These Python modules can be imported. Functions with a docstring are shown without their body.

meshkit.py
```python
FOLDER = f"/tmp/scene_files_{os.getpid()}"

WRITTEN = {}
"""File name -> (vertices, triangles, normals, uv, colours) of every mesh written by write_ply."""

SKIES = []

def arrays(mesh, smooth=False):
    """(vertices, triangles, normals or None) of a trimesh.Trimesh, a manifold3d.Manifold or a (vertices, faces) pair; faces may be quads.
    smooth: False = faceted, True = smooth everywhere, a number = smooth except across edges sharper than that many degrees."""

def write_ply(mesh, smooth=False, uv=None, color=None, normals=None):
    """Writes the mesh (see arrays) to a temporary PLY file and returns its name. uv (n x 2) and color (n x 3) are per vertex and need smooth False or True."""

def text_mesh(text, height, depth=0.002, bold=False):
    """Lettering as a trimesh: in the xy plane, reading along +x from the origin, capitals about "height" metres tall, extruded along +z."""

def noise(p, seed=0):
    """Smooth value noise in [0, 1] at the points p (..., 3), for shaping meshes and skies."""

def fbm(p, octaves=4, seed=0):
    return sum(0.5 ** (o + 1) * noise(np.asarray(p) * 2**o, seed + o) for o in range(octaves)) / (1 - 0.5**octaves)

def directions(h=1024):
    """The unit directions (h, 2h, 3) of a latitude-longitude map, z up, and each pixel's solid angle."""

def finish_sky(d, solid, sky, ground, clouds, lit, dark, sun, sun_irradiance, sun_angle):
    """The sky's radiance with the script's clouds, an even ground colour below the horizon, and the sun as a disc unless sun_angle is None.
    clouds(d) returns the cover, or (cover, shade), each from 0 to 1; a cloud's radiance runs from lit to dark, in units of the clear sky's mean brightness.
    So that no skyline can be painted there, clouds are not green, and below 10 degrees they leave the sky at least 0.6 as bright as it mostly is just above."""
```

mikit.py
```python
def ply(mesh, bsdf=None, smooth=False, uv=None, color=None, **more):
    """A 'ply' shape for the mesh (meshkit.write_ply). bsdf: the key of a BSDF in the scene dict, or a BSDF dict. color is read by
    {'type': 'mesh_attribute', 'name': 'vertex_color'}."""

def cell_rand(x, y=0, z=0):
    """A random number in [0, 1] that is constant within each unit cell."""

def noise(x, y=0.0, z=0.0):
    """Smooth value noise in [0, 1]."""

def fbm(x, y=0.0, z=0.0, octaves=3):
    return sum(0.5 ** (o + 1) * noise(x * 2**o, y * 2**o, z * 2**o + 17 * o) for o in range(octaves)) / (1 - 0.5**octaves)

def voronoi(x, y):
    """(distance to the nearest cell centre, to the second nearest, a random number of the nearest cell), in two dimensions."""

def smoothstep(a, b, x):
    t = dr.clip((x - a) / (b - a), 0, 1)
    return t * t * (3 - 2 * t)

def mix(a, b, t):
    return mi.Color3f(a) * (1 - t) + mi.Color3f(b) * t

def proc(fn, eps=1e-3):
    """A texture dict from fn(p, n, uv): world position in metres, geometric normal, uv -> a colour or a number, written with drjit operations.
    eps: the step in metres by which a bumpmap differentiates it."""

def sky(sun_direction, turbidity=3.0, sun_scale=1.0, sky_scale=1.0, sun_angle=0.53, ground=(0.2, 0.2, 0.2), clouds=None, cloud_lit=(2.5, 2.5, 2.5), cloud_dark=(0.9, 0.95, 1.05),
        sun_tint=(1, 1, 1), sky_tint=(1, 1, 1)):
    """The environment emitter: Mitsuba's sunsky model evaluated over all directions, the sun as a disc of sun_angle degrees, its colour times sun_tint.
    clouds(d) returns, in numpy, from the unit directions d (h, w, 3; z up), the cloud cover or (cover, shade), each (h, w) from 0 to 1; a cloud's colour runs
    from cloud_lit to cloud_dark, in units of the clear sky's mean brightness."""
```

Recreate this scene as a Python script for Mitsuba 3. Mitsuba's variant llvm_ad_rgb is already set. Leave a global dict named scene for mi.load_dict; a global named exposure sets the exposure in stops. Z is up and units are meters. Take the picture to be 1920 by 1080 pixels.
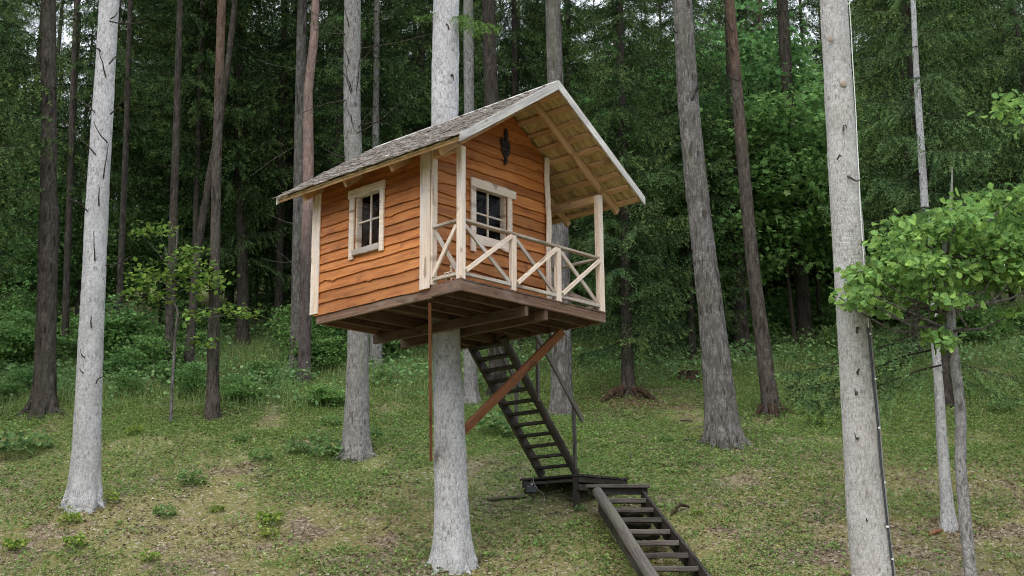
import math, random
import numpy as np
import drjit as dr
import mitsuba as mi
import trimesh
import shapely.geometry as sg
import meshkit, mikit
from mikit import noise, fbm, voronoi, cell_rand, smoothstep, mix

T = mi.ScalarTransform4f
scene, labels = {}, {}
rng = np.random.default_rng(7)

# ------------------------------------------------------------------ camera, sky, exposure
FOC, PITCH, ROLL = 2342.3, 0.2334, -0.0075          # focal length in pixels of a 1920 wide picture
_c, _s = math.cos(PITCH), math.sin(PITCH)
_F, _U, _R = np.array([0, _c, _s]), np.array([0, -_s, _c]), np.array([1.0, 0, 0])
CR = math.cos(ROLL) * _R + math.sin(ROLL) * _U
CU = -math.sin(ROLL) * _R + math.cos(ROLL) * _U
CF = _F
scene['camera'] = {'type': 'perspective', 'fov': 2 * math.degrees(math.atan(960 / FOC)), 'fov_axis': 'x', 'near_clip': 0.05, 'far_clip': 2000.0,
                   'to_world': T().look_at(origin=[0, 0, 0], target=CF.tolist(), up=CU.tolist())}
scene['sky'] = mikit.sky((-0.25, -0.75, 0.75), turbidity=4, sun_scale=0.10, sun_angle=30, clouds=lambda d: (d[..., 2] * 0 + 1.0, 1 - d[..., 2]), cloud_lit=(3.0, 3.18, 3.48), cloud_dark=(0.98, 1.04, 1.14),
                         ground=(0.08, 0.09, 0.05))
exposure = 3.2


def ray(px, py):
    return CF + (px - 960) / FOC * CR - (py - 540) / FOC * CU


def at(px, py, d):
    r = ray(px, py)
    return r * (d / r[1])


# ------------------------------------------------------------------ naming helpers
_count = {}


def numbered(name):
    n = _count.get(name, 0)
    _count[name] = n + 1
    return name if n == 0 else f'{name}_{n:03d}'


def put(name, mesh, bsdf, parent=None, smooth=False, uv=None, color=None, **more):
    key = numbered(f'{parent}__{name}' if parent else name)
    if isinstance(mesh, dict):
        scene[key] = {**mesh, **more}
    else:
        scene[key] = mikit.ply(mesh, bsdf, smooth=smooth, uv=uv, color=color, **more)
    return key


def tag(key, label=None, cat=None, group=None, kind=None):
    d = labels.setdefault(key, {})
    for k, v in (('label', label), ('category', cat), ('group', group), ('kind', kind)):
        if v:
            d[k] = v
    return key


def thing(name, label, cat, group=None):
    return tag(numbered(name), label, cat, group)


# ------------------------------------------------------------------ materials
def two(b):
    return {'type': 'twosided', 'bsdf': b}


def bumped(b, fn, scale, eps=2e-3):
    return {'type': 'bumpmap', 'arbitrary': mikit.proc(fn, eps), 'scale': scale, 'bsdf': b}


def wood_colour(c1, c2, dark, vary=0.25, knots=0.6, grain=45.0, weather=None):
    def fn(p, n, uv):
        i = dr.floor(uv.x / 50)
        a, b = uv.x, uv.y
        g = fbm(a * 1.6 + i * 3.7, b * grain, i, 3)
        col = mix(c1, c2, smoothstep(0.25, 0.75, g))
        st = smoothstep(0.62, 0.8, noise(a * 3.5, b * grain * 2.6, i + 5))
        col = mix(col, mi.Color3f(dark), st * 0.28)
        k = smoothstep(0.80, 0.90, noise(a * 5.0 + i * 1.3, b * 11.0, i * 2 + 3))
        col = mix(col, mi.Color3f(dark), k * knots)
        if weather is not None:
            w = smoothstep(0.45, 0.75, fbm(a * 2.3, b * 5.0, i + 9, 3))
            col = mix(col, mi.Color3f(weather), w * 0.6)
        return col * (1 - vary + 2 * vary * cell_rand(i, 3, 1))
    return fn


def wood_bump(p, n, uv):
    i = dr.floor(uv.x / 50)
    return fbm(uv.x * 3.0, uv.y * 90.0, i, 2) + 0.4 * noise(uv.x * 12, uv.y * 25, i)


def wood(name, *a, rough=0.65, bump=0.0025, spec=0.3, **k):
    b = {'type': 'principled', 'base_color': mikit.proc(wood_colour(*a, **k)), 'roughness': rough, 'specular': spec}
    scene[name] = two(bumped(b, wood_bump, bump))


wood('wood_orange', (0.46, 0.176, 0.046), (0.34, 0.112, 0.028), (0.16, 0.055, 0.022), vary=0.24, grain=30.0, rough=0.55, knots=0.5, weather=(0.48, 0.200, 0.064))
wood('wood_pale', (0.78, 0.67, 0.56), (0.68, 0.56, 0.45), (0.28, 0.19, 0.13), vary=0.08, knots=0.75, weather=(0.66, 0.62, 0.59))
wood('wood_rail', (0.46, 0.40, 0.34), (0.34, 0.27, 0.21), (0.12, 0.09, 0.07), vary=0.18, weather=(0.55, 0.53, 0.50))
wood('wood_grey', (0.52, 0.51, 0.49), (0.40, 0.39, 0.38), (0.16, 0.15, 0.15), vary=0.14, weather=(0.62, 0.60, 0.56))
wood('wood_brown', (0.20, 0.125, 0.085), (0.13, 0.075, 0.05), (0.05, 0.03, 0.022), vary=0.16, weather=(0.24, 0.19, 0.16))
wood('wood_under', (0.125, 0.075, 0.05), (0.08, 0.046, 0.03), (0.035, 0.02, 0.015), vary=0.2, weather=(0.14, 0.10, 0.075))  # shaded copy of the brown wood; underside shade is put into the colour
wood('wood_rafter', (0.56, 0.37, 0.20), (0.46, 0.28, 0.14), (0.2, 0.11, 0.06), vary=0.12)
wood('wood_soffit', (0.56, 0.43, 0.20), (0.44, 0.33, 0.15), (0.16, 0.11, 0.05), vary=0.28, weather=(0.43, 0.33, 0.175))
wood('wood_brace', (0.31, 0.135, 0.075), (0.23, 0.093, 0.05), (0.10, 0.045, 0.025), vary=0.12)
wood('wood_stair', (0.052, 0.043, 0.037), (0.032, 0.026, 0.023), (0.016, 0.014, 0.012), vary=0.25, weather=(0.080, 0.070, 0.062), rough=0.6)
wood('wood_tread', (0.13, 0.112, 0.10), (0.07, 0.058, 0.05), (0.025, 0.02, 0.018), vary=0.3, weather=(0.16, 0.145, 0.13), rough=0.6)
wood('wood_log', (0.16, 0.145, 0.132), (0.10, 0.09, 0.082), (0.05, 0.045, 0.04), vary=0.15, weather=(0.14, 0.14, 0.10))
wood('wood_shingle', (0.42, 0.395, 0.37), (0.26, 0.24, 0.22), (0.08, 0.065, 0.055), vary=0.3, weather=(0.26, 0.20, 0.145), grain=70.0)
scene['metal_black'] = {'type': 'principled', 'base_color': {'type': 'rgb', 'value': (0.018, 0.017, 0.017)}, 'roughness': 0.5, 'specular': 0.5}
scene['room_shade'] = two({'type': 'diffuse', 'reflectance': {'type': 'rgb', 'value': (0.02, 0.014, 0.010)}})  # gloom of the unlit room is put into this near-black colour
scene['scar_mat'] = two({'type': 'diffuse', 'reflectance': {'type': 'rgb', 'value': (0.33, 0.275, 0.23)}})
scene['plastic_white'] = two({'type': 'principled', 'base_color': {'type': 'rgb', 'value': (0.75, 0.75, 0.74)}, 'roughness': 0.5})
scene['plastic_dark'] = two({'type': 'principled', 'base_color': {'type': 'rgb', 'value': (0.035, 0.04, 0.048)}, 'roughness': 0.45})
scene['glass'] = {'type': 'thindielectric', 'int_ior': 1.12}


def bark(name, base, dark, light, fine=30.0, lich=0.25, moss=(0.10, 0.12, 0.05), red=None, bump=0.008, st=0.3, crack=0.35, zr=(9.5, 13.0)):
    def ridge(p):
        w = 1.6 * noise(p.x * 4, p.y * 4, p.z * 2)
        a = dr.abs(noise(p.x * fine + w, p.y * fine, p.z * fine * st) - 0.5) * 2
        b = dr.abs(noise(p.x * fine * 2.1 + 7, p.y * fine * 2.1 + w, p.z * fine * st * 2.3) - 0.5) * 2
        return dr.minimum(a, b * 1.5 + 0.05)

    def fn(p, n, uv):
        st_ = fbm(p.x * fine * 1.4, p.y * fine * 1.4, p.z * fine * st * 0.8, 4)
        k = dr.minimum(smoothstep(0.28, 0.52, st_), 0.3 + 0.7 * smoothstep(0.0, crack, ridge(p)))
        tone = fbm(p.x * 6, p.y * 6, p.z * 2.2, 3)
        fine_ = noise(p.x * fine * 3, p.y * fine * 3, p.z * fine * 2)
        big = fbm(p.x * 2.2 + 5, p.y * 2.2, p.z * 0.9, 3)
        ring = smoothstep(0.78, 0.92, noise(p.x * 1.1, p.y * 1.1, p.z * 3.3)) * smoothstep(0.4, 0.7, noise(p.x * 14, p.y * 14, p.z * 9))
        col = mix(dark, mi.Color3f(base) * (0.52 + 0.40 * tone + 0.24 * fine_ + 0.36 * big), k)
        col = mix(col, mi.Color3f(dark), ring * 0.6)
        li = smoothstep(0.50, 0.68, fbm(p.x * 8 + 3, p.y * 8, p.z * 4, 3)) * smoothstep(0.3, 0.6, fine_)
        col = mix(col, mi.Color3f(light), li * lich)
        mo = smoothstep(0.48, 0.78, fbm(p.x * 3 + 9, p.y * 3, p.z * 0.9, 4))
        col = mix(col, mi.Color3f(moss), mo * 0.38)
        if red is not None:
            h = smoothstep(zr[0], zr[1], p.z + 2.0 * noise(p.x * 4, p.y * 4, p.z * 0.8))
            col = mix(col, mi.Color3f(red) * (0.35 + 0.5 * k + 0.5 * tone), h)
        return col

    def bm(p, n, uv):
        return smoothstep(0.0, 0.5, ridge(p)) + 0.3 * noise(p.x * fine * 3, p.y * fine * 3, p.z * fine * 2)
    scene[name] = two(bumped({'type': 'diffuse', 'reflectance': mikit.proc(fn)}, bm, bump, 4e-3))


bark('bark_light', (0.53, 0.535, 0.555), (0.26, 0.258, 0.262), (0.62, 0.625, 0.64), fine=36.0, lich=0.45, bump=0.005, st=0.42, crack=0.30, moss=(0.34, 0.34, 0.32))
bark('bark_tan', (0.48, 0.475, 0.47), (0.26, 0.248, 0.235), (0.56, 0.555, 0.55), fine=36.0, lich=0.45, bump=0.005, st=0.5, crack=0.30, moss=(0.36, 0.34, 0.29))
bark('bark_grey', (0.205, 0.195, 0.190), (0.060, 0.053, 0.049), (0.30, 0.30, 0.29), fine=17.0, lich=0.35, bump=0.012, st=0.22, crack=0.42, moss=(0.15, 0.16, 0.11))
bark('bark_mid', (0.30, 0.295, 0.295), (0.12, 0.113, 0.108), (0.40, 0.40, 0.40), fine=26.0, lich=0.35, bump=0.007, st=0.4, crack=0.3, moss=(0.20, 0.22, 0.17))
bark('bark_brown', (0.098, 0.086, 0.077), (0.032, 0.027, 0.024), (0.16, 0.155, 0.145), fine=17.0, bump=0.012, st=0.25, crack=0.42, moss=(0.075, 0.08, 0.05))
bark('bark_pine', (0.128, 0.112, 0.098), (0.036, 0.030, 0.027), (0.18, 0.17, 0.16), fine=17.0, bump=0.012, st=0.25, crack=0.42, red=(0.165, 0.112, 0.088), moss=(0.105, 0.105, 0.08), zr=(10.8, 13.5))
bark('bark_pink', (0.150, 0.128, 0.125), (0.06, 0.048, 0.046), (0.24, 0.22, 0.22), fine=17.0, bump=0.012, st=0.25, crack=0.42, red=(0.34, 0.245, 0.22), moss=(0.12, 0.11, 0.10), zr=(8.5, 11.0))
bark('bark_root', (0.085, 0.058, 0.042), (0.03, 0.021, 0.017), (0.16, 0.12, 0.10), fine=24.0, moss=(0.07, 0.07, 0.03), bump=0.006)

VC = {'type': 'mesh_attribute', 'name': 'vertex_color'}
scene['needles_mat'] = two({'type': 'diffuse', 'reflectance': VC})
scene['leaves_mat'] = {'type': 'principledthin', 'base_color': VC, 'roughness': 0.55, 'diff_trans': 0.8, 'eta': 1.4}
scene['herbs_mat'] = two({'type': 'diffuse', 'reflectance': VC})
scene['litter_mat'] = two({'type': 'diffuse', 'reflectance': VC})


def ground_colour(p, n, uv):
    big = fbm(p.x * 0.55, p.y * 0.55, 3.0, 3)
    mid = fbm(p.x * 2.6 + 4, p.y * 2.6, 1.0, 3)
    fine = fbm(p.x * 17, p.y * 17, 5.0, 3)
    green = smoothstep(20.5, 27.0, p.y + 5.0 * (fbm(p.x * 0.35, p.y * 0.35, 7.0, 2) - 0.5) + 3.0 * (mid - 0.5))
    moss = mix(mix((0.225, 0.198, 0.092), (0.165, 0.170, 0.066), smoothstep(0.3, 0.7, fine)), mix((0.185, 0.200, 0.075), (0.130, 0.175, 0.055), smoothstep(0.3, 0.7, fine)), green)
    soil = mix((0.245, 0.195, 0.140), (0.125, 0.095, 0.068), smoothstep(0.3, 0.7, fine))
    bare = dr.exp(-(dr.square((p.x - 3.0) / 1.6) + dr.square((p.y - 28.1) / 1.0))) * smoothstep(0.25, 0.55, mid)
    col = mix(moss, soil, smoothstep(0.47, 0.66, big * 0.5 + mid * 0.5) * (1 - 0.45 * green))
    col = mix(col, mix((0.150, 0.095, 0.062), (0.070, 0.044, 0.030), fine), bare)
    sp = noise(p.x * 30, p.y * 30, 2.0)
    col = mix(col, mi.Color3f(0.46, 0.40, 0.32), smoothstep(0.72, 0.84, sp) * 0.65)
    sp2 = noise(p.x * 55, p.y * 55, 8.0)
    return mix(col, mi.Color3f(0.04, 0.032, 0.022), smoothstep(0.68, 0.85, sp2) * 0.5)


def ground_bump(p, n, uv):
    return fbm(p.x * 14, p.y * 14, 5.0, 4)


scene['ground_mat'] = two(bumped({'type': 'diffuse', 'reflectance': mikit.proc(ground_colour)}, ground_bump, 0.05, 4e-3))

# ------------------------------------------------------------------ terrain
_ys = np.linspace(-400, 600, 20001)


def _sm(a, b, x):
    t = np.clip((x - a) / (b - a), 0, 1)
    return t * t * (3 - 2 * t)


_sl = 0.40 * _sm(11, 15.5, _ys) * (1 - 0.30 * _sm(31, 40, _ys)) * (1 - 0.8 * _sm(90, 160, _ys))
_zs = np.concatenate([[0], np.cumsum((_sl[1:] + _sl[:-1]) / 2 * np.diff(_ys))])
_zs += 0.27 - np.interp(18.9, _ys, _zs)
MOUNDS = [(-1.10, 18.95, 0.12, 0.55), (-7.4, 21.6, 0.14, 0.6), (-10.5, 27.9, 0.2, 0.8), (-2.95, 25.2, 0.14, 0.6), (4.35, 25.6, 0.16, 0.7), (5.75, 27.8, 0.15, 0.6), (-6.6, 27.6, 0.1, 0.5), (1.05, 27.6, 0.14, 0.6), (7.15, 20.4, 0.10, 0.4), (2.6, 28.3, 0.2, 0.8)]
for _t in np.linspace(0, 1, 12):        # the ground is dug out under the lower stair
    MOUNDS.append((1.83 + 0.44 * _t, 20.95 - 3.85 * _t, -0.13, 0.26))


def gz(x, y):
    x, y = np.asarray(x, float), np.asarray(y, float)
    z = np.interp(y, _ys, _zs)
    p = np.stack([x * 0.33, y * 0.33, x * 0], -1)
    z = z + 0.30 * (meshkit.fbm(p, 3, 3) - 0.5)
    p = np.stack([x * 1.7, y * 1.7, x * 0], -1)
    z = z + 0.07 * (meshkit.fbm(p, 3, 9) - 0.5)
    for mx, my, mh, mr in MOUNDS:
        z = z + mh * np.exp(-((x - mx) ** 2 + (y - my) ** 2) / mr ** 2)
    return z


def hit(px, py, lo=12.0, hi=80.0):
    r = ray(px, py)
    d = np.linspace(lo, hi, 2000)
    P = r[None] * (d / r[1])[:, None]
    k = np.nonzero(P[:, 2] < gz(P[:, 0], P[:, 1]))[0]
    return P[k[0]] if len(k) else P[-1]


def axis_grid(lo, hi, a, b, fine, growth=1.12):
    mid = list(np.arange(a, b, fine))
    s, x, right = fine, b, []
    while x < hi:
        right.append(x); s *= growth; x += s
    s, x, left = fine, a, []
    while x > lo:
        s *= growth; x -= s; left.append(x)
    return np.array(left[::-1] + mid + right + [hi])


# ------------------------------------------------------------------ mesh helpers
_wid = [0]


def wid():
    _wid[0] += 1
    return 50.0 * _wid[0] + 25.0


def norm(v):
    v = np.asarray(v, float)
    return v / max(np.linalg.norm(v), 1e-12)


def frame(d, up=(0, 0, 1)):
    d = norm(d)
    s = np.cross(d, up)
    if np.linalg.norm(s) < 1e-4:
        s = np.cross(d, (1, 0, 0))
    s = norm(s)
    return d, s, np.cross(s, d)


def bar(p0, p1, w, h, up=(0, 0, 1), ch=0.006, seg=1, jit=0.0):
    """A board or beam from p0 to p1: w across, h along up, chamfered. Returns (v, f, uv)."""
    p0, p1 = np.asarray(p0, float), np.asarray(p1, float)
    d, s, t = frame(p1 - p0, up)
    L = np.linalg.norm(p1 - p0)
    a, b, c = w / 2, h / 2, min(ch, w / 4, h / 4)
    prof = np.array([[-a + c, -b], [a - c, -b], [a, -b + c], [a, b - c], [a - c, b], [-a + c, b], [-a, b - c], [-a, -b + c], [-a + c, -b]])
    per = np.concatenate([[0], np.cumsum(np.linalg.norm(np.diff(prof, axis=0), axis=1))])
    o = wid()
    V, UV, Fc = [], [], []
    for i in range(seg + 1):
        q = i / seg
        c0 = p0 + (p1 - p0) * q
        j = rng.normal(0, jit, 2) if 0 < i < seg and jit else (0, 0)
        for (x, y), pp in zip(prof, per):
            V.append(c0 + s * (x + j[0]) + t * (y + j[1]))
            UV.append((o + L * q - L / 2, pp))
    m = len(prof)
    for i in range(seg):
        for k in range(m - 1):
            A, Bq = i * m + k, (i + 1) * m + k
            Fc += [(A, A + 1, Bq + 1), (A, Bq + 1, Bq)]
    for e, q in ((0, 0), (1, seg)):
        base = len(V)
        for x, y in prof[:-1]:
            V.append(V[q * m][...] * 0 + (p0 if e == 0 else p1) + s * x + t * y)
            UV.append((o + y * 0.3, x))
        for k in range(1, m - 2):
            Fc.append((base, base + k + 1, base + k) if e == 0 else (base, base + k, base + k + 1))
    return np.array(V), np.array(Fc), np.array(UV)


def join(parts):
    V, Fc, UV, n = [], [], [], 0
    for p in parts:
        V.append(p[0]); Fc.append(p[1] + n); n += len(p[0])
        if len(p) > 2:
            UV.append(p[2])
    return np.vstack(V), np.vstack(Fc), (np.vstack(UV) if UV else None)


def put_wood(name, part, mat, parent, smooth=False):
    return put(name, (part[0], part[1]), mat, parent, uv=part[2], smooth=smooth)


def tube(pts, radii, sides=12, cap=True, rough=0.0, seed=0, freq=9.0):
    p = np.asarray(pts, float)
    r = np.broadcast_to(radii, (len(p),)).astype(float)
    t = np.gradient(p, axis=0)
    t /= np.linalg.norm(t, axis=1, keepdims=True) + 1e-12
    ref = np.where(np.abs(t[:, 2:]) < 0.9, [0, 0, 1.0], [1.0, 0, 0])
    if np.abs(t[:, 2]).mean() > 0.5:
        ref = np.broadcast_to([1.0, 0, 0], t.shape)
    a = np.cross(t, ref); a /= np.linalg.norm(a, axis=1, keepdims=True) + 1e-12
    b = np.cross(t, a)
    ang = np.arange(sides + 1) * 2 * np.pi / sides
    o = wid()
    dirs = np.cos(ang)[None, :, None] * a[:, None] + np.sin(ang)[None, :, None] * b[:, None]
    rr = np.broadcast_to(r[:, None], (len(p), sides + 1)).copy()
    if rough:
        q = (p[:, None] + dirs * r[:, None, None]) * np.array([freq, freq, freq * 0.35])
        rr *= 1 + rough * (meshkit.fbm(q, 3, seed) - 0.5) * 2
    v = p[:, None] + rr[..., None] * dirs
    le = np.concatenate([[0], np.cumsum(np.linalg.norm(np.diff(p, axis=0), axis=1))])
    uv = np.stack([np.broadcast_to((o + le - le[-1] / 2)[:, None], rr.shape), np.broadcast_to(ang[None] * r.mean(), rr.shape)], -1)
    i, j = np.meshgrid(np.arange(len(p) - 1), np.arange(sides), indexing='ij')
    m = sides + 1
    q0, q1, q2, q3 = i * m + j, i * m + j + 1, (i + 1) * m + j + 1, (i + 1) * m + j
    f = np.vstack([np.stack([q0, q2, q1], -1).reshape(-1, 3), np.stack([q0, q3, q2], -1).reshape(-1, 3)])
    V, UV = v.reshape(-1, 3), uv.reshape(-1, 2)
    if cap:
        for e in (0, len(p) - 1):
            base = len(V)
            V = np.vstack([V, v[e], p[e][None]]); UV = np.vstack([UV, np.stack([np.full(m, o), ang * 0.02], 1), [[o, 0]]])
            k = np.arange(sides)
            fc = np.stack([base + k, base + k + 1, np.full(sides, base + m)], 1)
            f = np.vstack([f, fc if e == 0 else fc[:, ::-1]])
    return V, f, UV


def extrude_local(poly, thick, place, ztop=None, lap=0.0, hgt=1.0):
    """poly in (a, b) metres -> slab; place(a, b, out) -> world. out runs 0..thick, tilted by lap towards the lower edge."""
    m = trimesh.creation.extrude_polygon(poly, thick, engine='earcut')
    v = np.array(m.vertices)
    out = v[:, 2].copy()
    if lap:
        out = out + lap * (ztop - v[:, 1]) / hgt
    o = wid()
    uv = np.stack([o + v[:, 0] - v[:, 0].mean() + rng.uniform(-3, 3), v[:, 1]], 1)
    return place(v[:, 0], v[:, 1], out), np.array(m.faces), uv


# ------------------------------------------------------------------ the tree house
TH = 0.8179
U3, V3, Z3 = np.array([math.cos(TH), math.sin(TH), 0]), np.array([-math.sin(TH), math.cos(TH), 0]), np.array([0, 0, 1.0])
B3 = np.array([-0.691, 16.5, 4.048])


def loc(u, v, z):
    return B3 + np.multiply.outer(np.asarray(u, float), U3) + np.multiply.outer(np.asarray(v, float), V3) + np.multiply.outer(np.asarray(z, float), Z3)


LU, LV, WV, WB, WR, RC = 3.11, 3.15, 0.63, 3.22, 2.50, 1.555       # platform, front wall, back wall, right wall, ridge
house = thing('tree_house', 'small orange plank cabin with shingle roof and railed porch, held up on a tree trunk', 'tree house')


def hb(name, p0, p1, w, h, mat, up=(0, 0, 1), parent=None, **k):
    return put_wood(name, bar(loc(*p0), loc(*p1), w, h, up, **k), mat, parent or house)


def upvec(du, dv, dz):
    return U3 * du + V3 * dv + Z3 * dz


# platform
FH = 0.146
hb('fascia_board', (0.0, 0.022, -FH / 2), (LU, 0.022, -FH / 2), 0.044, FH, 'wood_brown', seg=6)
hb('fascia_board', (0.022, 0.046, -FH / 2), (0.022, 0.60, -FH / 2), 0.044, FH, 'wood_brown')
hb('fascia_board', (0.036, 0.604, -FH / 2 - 0.016), (0.036, LV + 0.02, -FH / 2 - 0.016), 0.044, FH - 0.01, 'wood_brown', seg=6)
hb('fascia_board', (LU - 0.022, 0.046, -FH / 2), (LU - 0.022, LV, -FH / 2), 0.044, FH, 'wood_brown')
hb('fascia_board', (0.06, LV - 0.022, -FH / 2 - 0.01), (LU - 0.046, LV - 0.022, -FH / 2 - 0.01), 0.044, FH, 'wood_brown')
nb = 26
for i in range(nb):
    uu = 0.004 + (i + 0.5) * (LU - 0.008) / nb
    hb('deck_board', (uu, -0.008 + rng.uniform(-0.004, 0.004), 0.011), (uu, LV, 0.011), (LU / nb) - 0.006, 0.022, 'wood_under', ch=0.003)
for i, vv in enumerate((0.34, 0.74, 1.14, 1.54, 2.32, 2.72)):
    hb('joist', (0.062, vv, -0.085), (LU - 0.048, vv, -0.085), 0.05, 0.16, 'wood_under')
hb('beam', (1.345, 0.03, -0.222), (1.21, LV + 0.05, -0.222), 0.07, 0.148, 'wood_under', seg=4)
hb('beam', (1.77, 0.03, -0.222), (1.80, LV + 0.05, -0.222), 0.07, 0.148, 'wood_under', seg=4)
k = hb('brace', (0.12, 0.75, -0.17), (1.29, 1.95, -2.19), 0.17, 0.045, 'wood_brace', up=np.cross(loc(1.29, 1.95, -2.19) - loc(0.12, 0.75, -0.17), loc(0.7, 1.3, -1.2)))
tag(k, 'thin reddish diagonal brace seen edge on')
k = hb('brace', (3.02, 0.80, -0.17), (1.74, 1.86, -1.86), 0.055, 0.15, 'wood_brace', up=upvec(-1, -0.2, 0.7))
tag(k, 'wide reddish diagonal brace rising to the right')

# walls
RS = 0.67                                   # roof slope


def roof_z(u):
    return 3.21 - RS * np.abs(np.asarray(u) - RC)


def wavy(a0, a1, z, amp, seed):
    r = np.random.default_rng(seed)
    a = np.linspace(a0, a1, 64)
    y = np.full(64, z)
    for f, s in ((1.3, 0.55), (3.1, 0.35), (7.0, 0.14)):
        y += amp * s * np.sin(a * f * 2 + r.uniform(0, 6.3))
    for _ in range(r.integers(0, 3)):           # a knot leaves a notch in the live edge
        c, w = r.uniform(a0, a1), r.uniform(0.035, 0.08)
        y += r.choice([-1, 1]) * 0.022 * np.exp(-((a - c) / w) ** 2)
    return list(zip(a, y))


def wall_planks(parent, a0, a1, z0, shape, hole, place, pitch, amp, seed, zmax):
    zs, z = [], z0
    r = np.random.default_rng(seed)
    while z < zmax:
        zs.append(z)
        z += pitch * r.uniform(0.86, 1.16)
    for i, zl in enumerate(zs):
        top = (zs[i + 1] if i + 1 < len(zs) else zl + pitch) + 0.035
        low = wavy(a0, a1, zl, amp, seed * 100 + i)
        poly = sg.Polygon(low + [(a1, top), (a0, top)]).intersection(shape)
        if hole is not None:
            poly = poly.difference(hole)
        for g in getattr(poly, 'geoms', [poly]):
            if g.geom_type == 'Polygon' and g.area > 0.004:
                part = extrude_local(g.simplify(0.0008), 0.022, place, top, 0.032, top - zl)
                put_wood('plank', part, 'wood_orange', parent)


def slab(shape, hole, thick, place):
    p = shape.difference(hole) if hole is not None else shape
    return extrude_local(p, thick, place)


# side wall (faces the left of the picture): a = v, out = -u
side_shape = sg.box(WV, -0.03, WB, 2.02)
side_hole = sg.box(1.685, 0.80, 2.29, 1.70)
side = put('wall', slab(side_shape, side_hole, 0.06, lambda a, b, o: loc(0.045 + o, a, b))[:2], 'room_shade', house)
wall_planks(side, WV, WB, -0.025, side_shape, side_hole, lambda a, b, o: loc(0.043 - o, a, b), 0.158, 0.012, 5, 1.98)
front_shape = sg.Polygon([(0.06, 0.0), (WR - 0.05, 0.0), (WR - 0.05, roof_z(WR) - 0.10), (RC, 3.11), (0.06, roof_z(0.06) - 0.10)])
front_hole = sg.box(0.885, 0.90, 1.585, 1.70)
front = put('wall', slab(front_shape, front_hole, 0.06, lambda a, b, o: loc(a, WV + 0.045 + o, b))[:2], 'room_shade', house)
wall_planks(front, 0.03, WR, 0.02, sg.Polygon([(0.04, 0.0), (WR, 0.0), (WR, roof_z(WR) - 0.10), (RC, 3.11), (0.04, roof_z(0.04) - 0.10)]), front_hole,
            lambda a, b, o: loc(a, WV + 0.043 - o, b), 0.172, 0.016, 8, 3.05)
right_shape = sg.box(WV + 0.02, -0.0, WB, 2.44)
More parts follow.
